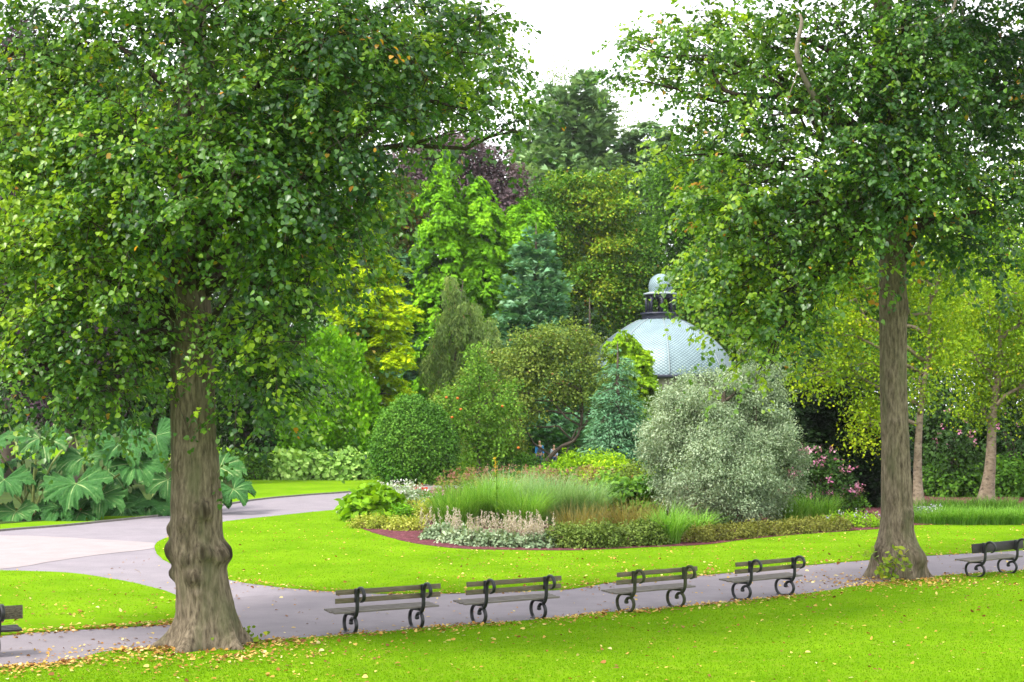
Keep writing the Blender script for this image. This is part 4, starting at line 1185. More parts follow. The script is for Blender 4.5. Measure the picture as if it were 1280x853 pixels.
# crab apples and the rounded shrubs round the bed
px_tree("crab_apple_tree", "leaning crab apple with sparse olive crown above the walking couple", "tree", 88, 672, [(703, 418, 40, 22), (672, 430, 34, 22), (732, 442, 32, 26), (630, 462, 40, 26), (688, 468, 48, 30), (752, 482, 28, 26), (590, 482, 34, 22), (640, 494, 40, 22), (722, 494, 34, 16), (770, 512, 20, 20), (668, 450, 40, 30), (560, 505, 22, 18), (615, 515, 34, 22), (652, 518, 24, 16), (600, 548, 28, 22)], "olive", 1300, 18, .26, .165, trunk_r=.17, seed=25, shell=.5, puff=(9, .42), upbias=.4,
        bark=M["far_bark"], trunk_pts=[at(672, 596, 88) - [0, 0, .2], at(680, 580, 88), at(700, 560, 88), at(722, 545, 88), at(728, 500, 88), at(715, 440, 88)])
cr2 = px_tree("apple_tree", "slender apple tree with fresh green leaves left of the couple, a few orange fruits", "tree", 83, 598, [(596, 440, 10, 18), (600, 470, 20, 18), (575, 495, 24, 20), (620, 500, 28, 20), (595, 525, 36, 22), (618, 545, 26, 22), (598, 568, 30, 18)], "apple", 420, 18, .26, .16, trunk_r=.1, seed=26, shell=.4, puff=(8, .42), upbias=.4)
rf = np.random.default_rng(3)
for x, y in ((558, 497), (576, 512), (565, 522), (555, 531), (572, 498), (628, 508), (648, 560)):
    mb = MB(); bm = bmesh.new(); bmesh.ops.create_icosphere(bm, subdivisions=2, radius=.075)
    bmesh.ops.scale(bm, vec=(1, 1, .88), verts=bm.verts)
    bm.verts.index_update()
    mb.add(np.array([v.co[:] for v in bm.verts]) + at(x, y, 81.6), [[v.index for v in f.verts] for f in bm.faces], .5); bm.free()
    mb.build("fruit", G["orangefruit"], cr2, True)
px_tree("clipped_yew", "rounded clipped green shrub with brown bare underside behind the path", "shrub", 80, 515, [(514, 546, 41, 48), (500, 565, 32, 34), (536, 560, 32, 38)], "clipped", 2600, 24, .16, .115, mode="broad", trunk_r=.12, seed=27, shell=.9, lump=.18, upbias=.2, limbs=False)
px_tree("hazel_shrub", "grey olive twiggy shrub between the crab apple trunk and the clipped shrub", "shrub", 86, 618, [(622, 545, 36, 30), (605, 560, 34, 26), (640, 562, 16, 22)], "olive", 360, 22, .28, .14, seed=28, shell=.4, puff=(8, .45), upbias=.3)
# silver weeping pear
px_tree("weeping_pear", "silver grey weeping pear forming a big shaggy dome right of the bed", "tree", 53.4, 905, [(900, 492, 62, 38), (862, 512, 36, 38), (835, 545, 34, 50), (948, 512, 40, 42), (965, 550, 40, 50), (905, 560, 80, 66), (846, 580, 34, 42), (900, 580, 50, 60, -1.5), (880, 610, 44, 40, -1.8), (935, 605, 46, 44, -1.8), (965, 600, 38, 48), (905, 625, 66, 30), (935, 478, 40, 24)], "silver", 4600, 28, .25, .10, mode="shag", tmpl=T_SLIM, trunk_r=.16, seed=29, shell=.75, lump=.25, width=1.5, tv=.22, puff=(18, .30), upbias=.75)
px_tree("willow_shoots", "pale wispy shoots sticking out above the silver pear's right shoulder", "shrub", 52.5, 945, [(920, 440, 8, 14), (945, 452, 14, 12), (970, 462, 16, 12)], "silver", 36, 20, .25, .11, mode="up", tmpl=T_SLIM, trunk_r=.03, seed=30)

# right hand side
px_tree("birch_tree", "yellow green birch with pale slim trunk right behind the right lime", "tree", 59.5, 1148, [(1000, 350, 50, 34), (1050, 400, 46, 36), (985, 410, 40, 34), (1080, 460, 40, 30), (1020, 470, 36, 28), (1080, 530, 26, 26), (1160, 360, 40, 34), (1180, 420, 36, 34), (1150, 470, 30, 30), (1060, 345, 50, 34), (1120, 330, 50, 34), (1180, 320, 40, 30), (960, 380, 30, 26), (1095, 500, 28, 24)], "birch", 1150, 20, .34, .125, puff=(7, .42), trunk_r=.2, bark=M["birch_bark"], seed=31, shell=.25, lump=.3,
        trunk_pts=[at(1149, 641, 59.5), at(1147, 590, 59.5), at(1150, 520, 59.5), at(1160, 440, 59.5), at(1165, 340, 59.5)], group="birches on the right")
px_tree("birch_tree", "yellow green birch with pale trunk leaning at the right edge of the photo", "tree", 65, 1235, [(1235, 390, 40, 34), (1210, 440, 34, 32), (1255, 440, 36, 34), (1285, 480, 40, 40), (1240, 480, 40, 26), (1290, 400, 40, 40), (1200, 370, 40, 34), (1270, 360, 40, 30), (1320, 440, 40, 50), (1225, 510, 24, 18)], "birch", 950, 20, .34, .13, puff=(7, .42), trunk_r=.27, bark=M["birch_bark"], seed=32, shell=.25, lump=.3,
        trunk_pts=[at(1232, 630, 65), at(1238, 580, 65), at(1241, 520, 65), at(1250, 450, 65), at(1248, 380, 65)], group="birches on the right")
px_tree("yew_tree", "almost black yew in deep shade left of the right lime trunk", "tree", 63, 1045, [(1010, 560, 34, 60), (1060, 560, 44, 64), (1095, 570, 34, 70), (1020, 500, 44, 40), (1080, 500, 44, 40)], "black", 900, 30, .5, .22, mode="spray", seed=33, limbs=False)
px_tree("holly_tree", "dark green holly behind the weeping pear and the pink flowers", "tree", 68, 985, [(985, 470, 40, 40), (1000, 530, 40, 40), (960, 510, 30, 50)], "dark", 500, 30, .5, .24, seed=34, limbs=False)
px_tree("laurel_hedge", "deep green hedge behind the two birches", "hedge", 74, 1215, [(1140, 580, 34, 50), (1165, 510, 40, 40), (1215, 505, 40, 40), (1275, 500, 40, 44), (1180, 575, 40, 50), (1230, 570, 44, 56), (1280, 575, 44, 50), (1330, 570, 44, 56), (1110, 570, 30, 60)], "dark", 1000, 28, .5, .22, seed=35, limbs=False)
px_tree("bracken_shrub", "olive green shrub lit up between the two birch trunks", "shrub", 69.5, 1195, [(1190, 600, 34, 24), (1268, 598, 34, 26), (1215, 612, 26, 16)], "mid", 360, 26, .34, .17, seed=36, limbs=False)
for q, (lab, bx, spec, m_) in enumerate((
        ("yellowish green tree directly right of the dome lantern", 870, [(870, 350, 30, 34), (905, 330, 34, 40), (890, 395, 36, 36), (925, 400, 30, 44)], "oliveorange"),
        ("mid green tree behind the right side of the dome", 935, [(930, 290, 44, 44), (960, 350, 46, 50), (940, 420, 40, 44), (985, 420, 40, 44)], "mid"),
        ("tall mid green tree behind the right lime's left crown edge", 850, [(850, 240, 40, 36), (880, 280, 44, 40), (840, 300, 34, 36), (900, 220, 44, 40), (850, 390, 40, 50)], "mid"),
        ("dark green tree behind the right lime's trunk", 1060, [(1040, 280, 60, 60), (1090, 350, 60, 60), (1020, 400, 50, 60), (1120, 430, 60, 60)], "mid"),
        ("leafy green tree filling the right edge of the photo", 1230, [(1200, 270, 60, 60), (1260, 320, 60, 60), (1210, 400, 70, 60), (1290, 430, 60, 70), (1150, 420, 50, 60)], "yellowgreen"))):
    px_tree("woodland_tree", lab, "tree", 122 + 5 * q if q < 3 else 92 + 4 * q, bx, spec, m_, 1300, 28, .55, .28, seed=40 + q, trunk_r=.4, puff=(12, .42), upbias=.6, group="woodland trees behind the dome")

# left hand side behind the gunnera
for q, (nm, lab, Y, bx, spec, m_, n_l) in enumerate((
        ("copper_beech", "dark purple beech at the left edge of the photo", 86, 10, [(10, 90, 60, 70), (-20, 190, 60, 70), (50, 200, 50, 60), (20, 300, 60, 70), (90, 130, 40, 50), (0, 420, 60, 60)], "purpledark", 900),
        ("plum_tree", "purple leaved plum low behind the gunnera leaves", 72, 90, [(80, 400, 40, 50), (60, 450, 44, 40), (120, 440, 36, 40), (100, 490, 44, 30)], "purpledark", 420),
        ("holm_oak", "dark evergreen oak behind the left lime trunk", 80, 190, [(180, 330, 60, 60), (130, 300, 60, 60), (200, 420, 56, 60), (150, 480, 70, 50), (230, 490, 50, 56), (60, 500, 60, 44)], "dark", 1100),
        ("holm_oak", "dark evergreen oak right behind the left lime's drooping lower branches", 95, 310, [(300, 350, 56, 70), (350, 330, 50, 60), (330, 440, 56, 60), (290, 500, 60, 56), (370, 500, 40, 50), (340, 560, 44, 30)], "dark", 1000),
        ("ash_tree", "mid green tree showing through gaps at the top of the left lime", 112, 330, [(300, 200, 80, 70), (400, 180, 70, 80), (360, 280, 80, 60), (430, 290, 60, 60), (440, 350, 50, 50)], "mid", 800),
        ("ash_tree", "tall mid green tree behind the left lime's far left branches", 115, 130, [(100, 120, 60, 60), (160, 180, 80, 80), (80, 250, 80, 80), (200, 280, 80, 80)], "mid", 700))):
    px_tree(nm, lab, "tree", Y, bx, spec, m_, int(n_l * 1.5), 28, .5 * Y / 100, .28 * Y / 100 + .02, seed=50 + q, trunk_r=.35, puff=(10, .45), upbias=.5)
# the wood that closes the view
rw = np.random.default_rng(77)
wood = [(-60, 172, 20), (-47, 180, 24), (-34, 170, 27), (-24, 178, 26), (-13, 172, 25), (-4, 182, 24), (3, 178, 21), (11, 176, 21), (18, 172, 22), (27, 180, 25), (36, 172, 26), (47, 178, 27), (58, 172, 25), (70, 176, 24)]
shape = ("broad", "tall", "rounded", "ragged")
for q, (x, y, h) in enumerate(wood):
    m_ = ("mid", "dark", "olive", "mid", "pine")[q % 5]
    sp = []
    for _ in range(9):
        sp.append((np.array([x + rw.normal() * 3.6, y + rw.normal() * 2.5, h * rw.uniform(.25, .86)]), np.array([4.2, 4.2, 3.6]) * rw.uniform(.8, 1.2)))
    tree("background_tree", "tree of the wood that closes the view beyond the garden", "tree", (x, y), sp, G[m_], 800, 26, .8, .42, trunk_r=.4, seed=70 + q, puff=(9, .5), upbias=.6, group="trees of the far wood")

# ------------------------------------------------------------------ gunnera
def gunnera_mat():
    m, n, l, b = new_mat("gunnera_leaf")
    a = n.new("ShaderNodeAttribute"); a.attribute_name = "tint"
    r = ramp(n, [(0, (.014, .052, .013)), (.45, (.036, .118, .026)), (.62, (.062, .155, .038)), (.75, (.19, .27, .11)), (1, (.28, .33, .13))])
    nz = n.new("ShaderNodeTexNoise"); nz.inputs["Scale"].default_value = 3.0; nz.inputs["Detail"].default_value = 8
    tc = n.new("ShaderNodeTexCoord"); l.new(tc.outputs["Object"], nz.inputs["Vector"])
    mt = n.new("ShaderNodeMath"); mt.operation = 'MULTIPLY_ADD'; mt.inputs[1].default_value = .5; mt.inputs[2].default_value = -.25
    l.new(nz.outputs["Fac"], mt.inputs[0])
    ad = n.new("ShaderNodeMath"); ad.operation = 'ADD'; l.new(a.outputs["Fac"], ad.inputs[0]); l.new(mt.outputs[0], ad.inputs[1])
    l.new(ad.outputs[0], r.inputs[0]); l.new(r.outputs[0], b.inputs["Base Color"])
    b.inputs["Roughness"].default_value = .6
    b.inputs["Specular IOR Level"].default_value = .1
    bp = n.new("ShaderNodeBump"); bp.inputs["Strength"].default_value = .9; bp.inputs["Distance"].default_value = .06
    n2 = n.new("ShaderNodeTexNoise"); n2.inputs["Scale"].default_value = 11; l.new(tc.outputs["Object"], n2.inputs["Vector"])
    l.new(n2.outputs["Fac"], bp.inputs["Height"]); l.new(bp.outputs[0], b.inputs["Normal"])
    t = n.new("ShaderNodeBsdfTranslucent"); l.new(r.outputs[0], t.inputs["Color"])
    mix = n.new("ShaderNodeMixShader"); mix.inputs[0].default_value = .07
    l.new(b.outputs[0], mix.inputs[1]); l.new(t.outputs[0], mix.inputs[2]); l.new(mix.outputs[0], n["Material Output"].inputs["Surface"])
    return m


M["gunnera"] = gunnera_mat()
M["gun_stem"] = noise_mat("gunnera_stalk", (.14, .19, .05), (.26, .30, .09), scale=6, rough=.7)
M["gun_red"] = noise_mat("gunnera_bud", (.25, .03, .03), (.4, .08, .06), scale=9, rough=.7)


def gunnera_leaf(c, tip, up, size, rng, base):
    """one great lobed, toothed, puckered leaf: arrays relative to nothing (world)"""
    na, nr_ = 132, 9
    th = np.linspace(-2.75, 2.75, na)
    lob = np.array([-2.3, -1.55, -.78, 0, .78, 1.55, 2.3]) + rng.normal(size=7) * .07
    lr = np.array([.78, .9, .98, 1.06, .98, .9, .78]) * rng.uniform(.9, 1.08, 7)
    rad = np.zeros(na) + .70
    for a_, q in zip(lob, lr):
        rad = np.maximum(rad, q * (1 - 1.0 * np.abs(th - a_) ** 1.5))
    rad *= 1 + .055 * np.abs(((th * 9.5) % 1) * 2 - 1) + .05 * np.abs(((th * 4.1 + .3) % 1) * 2 - 1) + rng.normal(size=na) * .012
    rr = np.linspace(0.02, 1, nr_)
    TH, RR = np.meshgrid(th, rr, indexing="ij")
    Q = RR * rad[:, None]
    near = np.min(np.abs(TH[..., None] - lob), -1)
    x, y = Q * np.cos(TH), Q * np.sin(TH)
    z = .34 * Q ** 1.2 - .30 * Q ** 2.4 * (1 + .5 * np.cos(TH)) + .07 * Q * np.cos(TH * 8.05) * -1 + .05 * Q * np.sin(TH * 17 + rng.uniform(0, 6)) + .06 * RR ** 4 * rng.normal(size=na)[:, None]
    vein = np.exp(-(near * (Q + .12) / .022) ** 2) * (1 - .5 * RR)
    sec = np.exp(-(((RR * 9 + near * 7) % 1 - .5) / .13) ** 2) * .22 * (near < .35)
    tint = np.clip(base + .5 * vein + sec + .10 * np.where(near > .28, -1, 0) * RR, 0, 1)
    tip = unit(tip); side = unit(np.cross(up, tip)); un = np.cross(tip, side)
    V = c + (x[..., None] * tip + y[..., None] * side + z[..., None] * un) * size
    i = np.arange(na - 1)[:, None] * nr_; j = np.arange(nr_ - 1)[None, :]
    loops = np.stack([i + j, i + j + 1, i + nr_ + j + 1, i + nr_ + j], -1).reshape(-1)
    return V.reshape(-1, 3), loops, [4] * ((na - 1) * (nr_ - 1)), tint.reshape(-1)


def gunnera(label, pxb, Y, lv, seed):
    """lv: (px, py, radius px, dY, tilt toward the viewer)"""
    rng = np.random.default_rng(seed)
    b = at(pxb, 504, Y); root = empty("gunnera", (b[0], Y, 0), label, "plant", "giant gunneras beside the path")
    st = MB()
    for px, py, rp, dY, tl in lv:
        c = at(px, py, Y + dY)
        c[2] = max(c[2], .3)
        out = np.array([c[0] - b[0] + rng.normal() * .2, c[1] - Y - .8, 0]); out = unit(out)
        tip = unit(out * .9 + np.array([0, -.35 * tl, -.35 - .2 * tl]))
        up = unit(np.array([0, -.55 * tl, 1.0]) + rng.normal(size=3) * .12 + out * .25)
        V, L, S, A = gunnera_leaf(c, tip, up, rp * sm(Y), rng, rng.uniform(.3, .5))
        np_mesh("leaf", V, L, S, M["gunnera"], root, True, {"tint": A})
        q = crom([[b[0] + rng.normal() * .25, Y + rng.normal() * .25, 0], [(b[0] * .6 + c[0] * .4), Y * .6 + c[1] * .4 , c[2] * .6], c], 6)
        st.tube(q, np.linspace(.055, .03, len(q)), n=7)
    st.build("stalks", M["gun_stem"], root, True)
    mb = MB()
    for k_ in range(3):
        mb.tube([[b[0] + .15 * k_ - .2, Y - .3, 0], [b[0] + .16 * k_ - .22, Y - .35, .3], [b[0] + .15 * k_ - .2, Y - .36, .42]], [.10, .11, .02], n=8)
    mb.build("bud", M["gun_red"], root, True)


gunnera("giant gunnera nearest the left edge, red bud and bare stalks at its foot", 40, 57, [(5, 600, 42, -1.6, .9), (20, 640, 30, -2, .7), (50, 548, 40, -.4, .7), (-15, 555, 40, 0, .6), (30, 575, 44, .8, .2), (70, 525, 30, 1.5, .4), (-30, 625, 40, -1.4, .8), (10, 530, 34, 1.8, .3), (-50, 580, 40, -.5, .5), (100, 540, 28, 1.8, .4)], 1)
gunnera("giant gunnera in the middle of the clump, its big lower leaf facing the path", 110, 57.5, [(95, 605, 46, -1.8, .9), (75, 635, 34, -2, .8), (125, 620, 38, -1.6, .8), (105, 572, 34, -.5, .4), (150, 555, 46, -.6, 1.0), (170, 580, 40, -.9, 1.1), (90, 528, 26, 1.4, .5), (130, 520, 28, 1.8, .5), (100, 640, 34, -2.1, .6), (60, 590, 36, .5, .4), (135, 590, 36, .6, .4)], 2)
gunnera("giant gunnera right behind the left lime trunk, leaves touching the path", 190, 60, [(195, 545, 40, -.5, .8), (185, 630, 44, -1.8, .9), (160, 640, 32, -2.2, .8), (210, 600, 40, -1, .7), (170, 525, 28, 1.4, .6), (230, 560, 36, .4, .6), (145, 610, 34, -.8, .6), (275, 585, 36, -.6, .8), (255, 620, 36, -1.4, .8), (292, 612, 26, -1.6, .8), (215, 650, 34, -1.8, .7), (240, 540, 30, 1.4, .5)], 3)

# pale leaved border plants in front of the green cypress
for q, (x, lab) in enumerate(((365, "leftmost of the pale leaved border plants along the far lawn"), (402, "pale leaved border plant between its two neighbours below the feathery cypress"), (440, "pale leaved border plant next to the clipped round shrub"))):
    p = gr(x, 600)
    mound("border_plant", lab, "plant", p, 1.0, .8, 1.55, G["rhubarb"], 130, 10, .22, .26, tmpl=T_HEART, seed=q, group="pale leaved border plants on the far lawn")
p = gr(320, 600); mound("fern_shrub", "low olive green shrub on the far lawn right of the left lime trunk", "shrub", p, 1.6, .8, 1.4, G["mid"], 170, 22, .25, .16, seed=9)
for q, (x, y, r_, lab) in enumerate(((545, 606, 1.0, "low fresh green shrub below the apple tree"), (500, 604, .7, "small leafy shrub at the foot of the clipped round shrub"))):
    p = gr(x, y); mound("low_shrub", lab, "shrub", p, r_ * 1.3, r_, 1.3, G["apple"], 150, 18, .2, .15, seed=20 + q)

# ------------------------------------------------------------------ the island bed
sheet("bed_soil", [gr(-220, 668), gr(-60, 661), gr(60, 652), gr(140, 646), gr(215, 637), gr(300, 623), gr(300, 575), gr(-220, 575)], .045, M["ground"], .04)


def bed(x, y):
    return gr(x, y)


mound("hosta", "lime green large leaved plant at the left end of the bed", "plant", bed(467, 652), .95, .9, 1.15, G["lime"], 170, 9, .16, .26, tmpl=T_HEART, seed=31)
mound("silver_shrub", "white flowering silvery bush behind the lime green plant", "plant", bed(497, 641), 1.1, 1.0, 1.05, G["silver"], 200, 16, .16, .12, seed=32, flowers=(G["white"], 60, .10, 7))
mound("silver_shrub", "small silvery bush at the far left tip of the bed", "plant", bed(447, 646), .45, .6, .8, G["silver"], 90, 14, .12, .10, seed=33)
for q, x in enumerate((508, 517, 524, 535)):
    pass
mound("red_salvia", "red spiked flowers beside the white flowering bush", "flower", bed(517, 636), .45, .4, .8, G["mid"], 60, 12, .12, .10, seed=34, flowers=(G["red"], 26, .12, 7, 1))
mound("pink_phlox", "pale pink flowers right of the red spiked ones", "flower", bed(536, 634), .6, .4, .65, G["mid"], 70, 12, .12, .10, seed=35, flowers=(G["pink"], 30, .09, 6, 1))
for q, (x, y, r_, lab) in enumerate(((460, 661, .55, "yellow variegated edging plant at the left front of the bed"), (485, 662, .6, "second yellow variegated edging plant, right of the leftmost one"), (508, 664, .55, "yellow variegated edging plant beside the silvery plumes"), (525, 650, .8, "taller yellow variegated plant in front of the tall grass"), (545, 655, .6, "yellow variegated plant at the foot of the tall grass"))):
    mound("variegated_plant", lab, "plant", bed(x, y), r_ * 1.1, r_ * .8, .42 if q < 3 else .75, G["variegated"], 90, 16, .10, .085, seed=36 + q, group="yellow variegated plants in the bed")
mound("spurge", "fresh green low plant behind the yellow variegated edging", "plant", bed(507, 654), .6, .5, .7, G["bright"], 90, 14, .12, .09, seed=44)
# silver foliage with pinkish white plumes along the front edge
for q, (x, y) in enumerate(((548, 675), (572, 680), (598, 683), (622, 684), (648, 685), (672, 685.5))):
    lab = ("silver leaved plant with few plumes, first from the left along the bed edge", "silver leaved plant with thin plumes, second from the left along the bed edge", "silver leaved plant with plumes in front of the tall grass, third from the left",
           "silver leaved plant with plumes, fourth from the left along the bed edge", "silver leaved plant thick with pinkish plumes, second from the right of its row", "silver leaved plant thick with pinkish plumes at the right end of its row")[q]
    p = bed(x, y)
    r0 = mound("silver_plant", lab, "plant", p, .55, .42, .42, G["silver"], 110, 14, .10, .11, seed=50 + q, group="silver leaved plants with plumes")
    rp = np.random.default_rng(60 + q)
    mb = MB(); pos, ax, sz = [], [], []
    for k_ in range((7, 10, 12, 13, 20, 24)[q]):
        b_ = np.array([p[0] + rp.normal() * .26, p[1] + rp.normal() * .2, .2])
        tp = b_ + np.array([rp.normal() * .06, rp.normal() * .06, rp.uniform(.45, .85)])
        mb.tube([b_, tp], [.006, .003], n=3, a=.3)
        for _ in range(40):
            s_ = rp.random() ** .8
            pos.append(tp + (b_ - tp) * .62 * s_ + rp.normal(size=3) * (.012 + .030 * s_)); ax.append([rp.normal() * .6, rp.normal() * .6, 1]); sz.append(.055)
    V, L, S, k = leaves(T_SLIM, np.array(pos), np.array(ax), rp.normal(size=(len(pos), 3)), np.array(sz), 2.0)
    mb.add_np(V, L, S, np.repeat(np.clip(rp.normal(.5, .25, len(pos)), 0, .94), k))
    mb.build("flower_spikes", G["pinkplume"], r0)
mound("sage_plant", "green leafy plant between the silver plants at the bed edge", "plant", bed(583, 678), .45, .35, .45, G["apple"], 70, 14, .1, .1, seed=48)
# tall ornamental grasses
for q, (x, y, rad, h, m_, lab) in enumerate(((570, 660, .7, 1.35, "grassgreen", "tall green ornamental grass clump at the left of the row"), (610, 658, .62, 1.6, "grassgreen", "tall green ornamental grass clump next to the leftmost clump"), (655, 662, .6, 1.3, "grassgreen", "tall ornamental grass clump in the middle of the row, behind the plumes"),
                                             (690, 655, .7, 1.6, "grasspale", "pale silvery ornamental grass clump, second from the right"), (728, 655, .7, 1.45, "grasspale", "pale ornamental grass clump at the right end of the row"), (640, 645, .9, 1.6, "grasspale", "pale ornamental grass clump standing behind the green clumps"))):
    grass_clump("tall_grass_clump", lab, "grass clump", bed(x, y), 1100, h, rad * 1.05, .62, .018, G[m_], q, "tall ornamental grasses in the bed")
# reddish flowers and yellow flowers behind the grasses
for q, (x, y, rx, h, lab) in enumerate(((588, 629, 1.3, 1.3, "dusty red flowering plant at the left behind the tall grass"), (650, 627, 1.5, 1.35, "dusty red flowering plant in the middle behind the tall grass"), (690, 628, 1.2, 1.2, "thin dusty red flowering plant behind the pale grass"), (735, 627, 1.5, 1.3, "dusty red flowering plant at the right behind the tall grass"))):
    mound("sedum", lab, "flower", bed(x, y), rx, .8, h, G["grassbrown"], 110, 14, .2, .14, seed=80 + q, group="dusty red flowering plants", flowers=(G["redsedum"], 70, .075, 8, 1))
for q, (x, y, rx, h, lab) in enumerate(((630, 632, .9, .95, "yellow flowering plant behind the tall grass"), (668, 634, .8, .9, "pale yellow flowering plant right of the other yellow one"))):
    mound("goldenrod", lab, "flower", bed(x, y), rx, .6, h, G["bright"], 90, 14, .18, .12, seed=90 + q, flowers=(G["yellowfl"], 22, .07, 6, 1))
p = bed(620, 668)
r0 = empty("mullein", (p[0], p[1], 0), "single tall yellow flower spike rising out of the tall grass", "flower")
mb = MB(); P = crom([[p[0], p[1], 0], [p[0] + .03, p[1], 1.1], [p[0], p[1], 2.35]], 8); mb.tube(P, np.linspace(.02, .008, len(P)), n=5)
rp = np.random.default_rng(4); tz = rp.uniform(.5, 1.9, 40)
V, L, S, k = leaves(T_RHOMB, np.stack([p[0] + 0 * tz, p[1] + 0 * tz, tz], 1), rp.normal(size=(40, 3)) * [1, 1, .2], np.tile([0, 0, 1.], (40, 1)) + rp.normal(size=(40, 3)) * .3, .16, .6)
mb.add_np(V, L, S, np.full(len(V), .5)); mb.build("stem", G["apple"], r0)
tz = rp.uniform(1.8, 2.38, 90)
V, L, S, k = leaves(T_RHOMB, np.stack([p[0] + rp.normal(size=90) * .02, p[1] + rp.normal(size=90) * .02, tz], 1), rp.normal(size=(90, 3)), rp.normal(size=(90, 3)), .042, 1.2)
np_mesh("flower_spike", V, L, S, G["yellowfl"], r0, False, {"tint": np.repeat(rp.random(90) * .9, k)})
# greenery on the right of the bed
for q, (x, y, lab) in enumerate(((705, 685, "leftmost grey green edging bush right of the plumes"), (732, 686, "grey green edging bush, second from the left of its row"), (760, 685, "grey green edging bush in the middle of its row"), (788, 683.5, "grey green edging bush, second from the right of its row"), (812, 682, "grey green edging bush just left of the bronze grass clump"))):
    mound("edging_bush", lab, "shrub", bed(x, y), .5, .5, .72, G["lowhedge"], 190, 16, .11, .075, seed=100 + q, group="grey green edging bushes at the bed front")
grass_clump("bronze_grass_clump", "green and bronze grass clump at the bed front between the edging bushes", "grass clump", bed(836, 681), 420, 1.15, .32, .7, .022, G["grassgreen"], 21)
grass_clump("bronze_grass_clump", "thin bronze grass behind the middle edging bushes", "grass clump", bed(725, 672), 500, .95, .7, .5, .012, G["grassbrown"], 22)
grass_clump("bronze_grass_clump", "orange tipped grass behind the rightmost edging bushes", "grass clump", bed(790, 670), 600, 1.05, .8, .6, .014, G["grassbrown"], 23)
grass_clump("day_lily", "low arching green leaves in front of the silver pear's left foot", "plant", bed(868, 672), 420, .85, .5, .95, .03, G["grassgreen"], 24)
grass_clump("day_lily", "upright green leaves beneath the silver pear's right foot", "plant", bed(985, 655), 420, 1.0, .6, .6, .028, G["grassgreen"], 25)
grass_clump("day_lily", "upright green leaves below the pink flowers", "plant", bed(1020, 653), 420, .95, .7, .6, .028, G["grassgreen"], 26)
mound("bergenia", "broad leaved green shrub at the left foot of the silver pear", "shrub", bed(805, 652), 1.15, .9, 1.55, G["mid"], 190, 12, .2, .19, tmpl=T_HEART, seed=110)
mound("bergenia", "broad leaved green shrub between the tall pale grass and the silver pear", "shrub", bed(775, 642), .9, .8, 1.45, G["apple"], 150, 12, .2, .19, tmpl=T_HEART, seed=111)
mound("spiraea", "bright yellow leaved shrub behind the red flowers", "shrub", gr(738, 606), 2.0, 1.0, 1.55, G["yellowgreen"], 380, 18, .24, .14, seed=112)
mound("spiraea", "yellow green shrub beside the couple's path", "shrub", gr(768, 610), 1.3, .9, 1.2, G["yellowgreen"], 260, 18, .26, .16, seed=113)
mound("spiraea", "fresh green shrub at the foot of the leaning crab apple", "shrub", gr(697, 606), 1.4, .8, .85, G["bright"], 240, 18, .22, .15, seed=114)
mound("box_bush", "dark green low bush left of the leaning crab apple trunk", "shrub", gr(645, 601), 1.5, .9, 1.4, G["mid"], 240, 18, .22, .15, seed=115)
mound("beardtongue", "tan leaved low shrub at the left foot of the silver pear, behind the grass", "shrub", bed(795, 631), 1.0, .7, 1.7, G["olive"], 120, 18, .22, .14, seed=116)
for q, (x, y, lab) in enumerate(((868, 678.5, "bronze green edging plant nearest the bronze grass clump"), (893, 676.5, "bronze green edging plant, second from the left of its row"), (918, 674, "bronze green edging plant below the silver pear's left side"), (943, 671.5, "bronze green edging plant below the silver pear's middle"), (968, 669.5, "bronze green edging plant below the silver pear's right side"), (993, 667.5, "bronze green edging plant, third from the right of its row"), (1018, 665.5, "bronze green edging plant, second from the right of its row"), (1043, 664, "bronze green edging plant at the right end of its row"))):
    mound("edging_plant", lab, "plant", bed(x, y), .55, .42, .48, G["lowbrown"], 120, 15, .1, .07, seed=120 + q, group="bronze green edging plants along the lawn")
mound("geranium", "yellow green spreading plant with lilac flowers left of the right lime trunk", "flower", bed(1062, 660), 1.1, .6, .5, G["lime"], 150, 14, .12, .09, seed=130, flowers=(G["lilac"], 16, .06, 5, 1))
mound("geranium", "grey green plant with lilac flowers right of the right lime trunk", "flower", bed(1158, 654), .7, .5, .5, G["silver"], 90, 14, .12, .1, seed=131, flowers=(G["lilac"], 16, .06, 5, 1))
mound("pink_shrub", "tall bush with pink flowers beside the silver pear", "flower", bed(1030, 646), 1.05, .8, 2.35, G["dark"], 190, 18, .24, .14, seed=132, flowers=(G["pink"], 50, .13, 9))
mound("pink_shrub", "lower pink flowering bush left of the right lime trunk", "flower", bed(1053, 645), .7, .6, 1.0, G["mid"], 90, 16, .2, .13, seed=133, flowers=(G["pink"], 26, .12, 8, 1))
mound("hydrangea", "pink mophead bush far back between the two birches", "flower", gr(1188, 621), 1.2, 1.0, 3.3, G["dark"], 120, 16, .3, .2, seed=134, flowers=(G["pink"], 12, .13, 7, 1))
mound("hydrangea", "pink flowering bush far back at the right edge", "flower", gr(1274, 619), 1.2, 1.0, 3.6, G["dark"], 120, 16, .3, .2, seed=135, flowers=(G["pink"], 10, .13, 7, 1))
for q, (x, y, lab) in enumerate(((1172, 655.5, "sedge clump right of the right lime trunk, leftmost of its row"), (1205, 656, "second sedge clump from the right lime trunk"), (1240, 656, "third sedge clump from the right lime trunk"), (1275, 656, "sedge clump at the right edge behind the lone bench"))):
    grass_clump("sedge_clump", lab, "grass clump", bed(x, y), 1100, .60, .62, .85, .018, G["grassgreen"] if q else G["grassgreen"], 40 + q, "sedge clumps on the right", elong=1.25)
for q, (x, y, lab) in enumerate(((1165, 648, "darker sedge behind the leftmost front sedge clump"), (1215, 647, "darker sedge behind the middle front sedge clumps"), (1262, 646, "darker sedge behind the front sedge clump at the right edge"))):
    grass_clump("sedge_clump", lab, "grass clump", bed(x, y), 900, .72, .9, .8, .02, G["mid"], 50 + q, "sedge clumps on the right", elong=1.5)


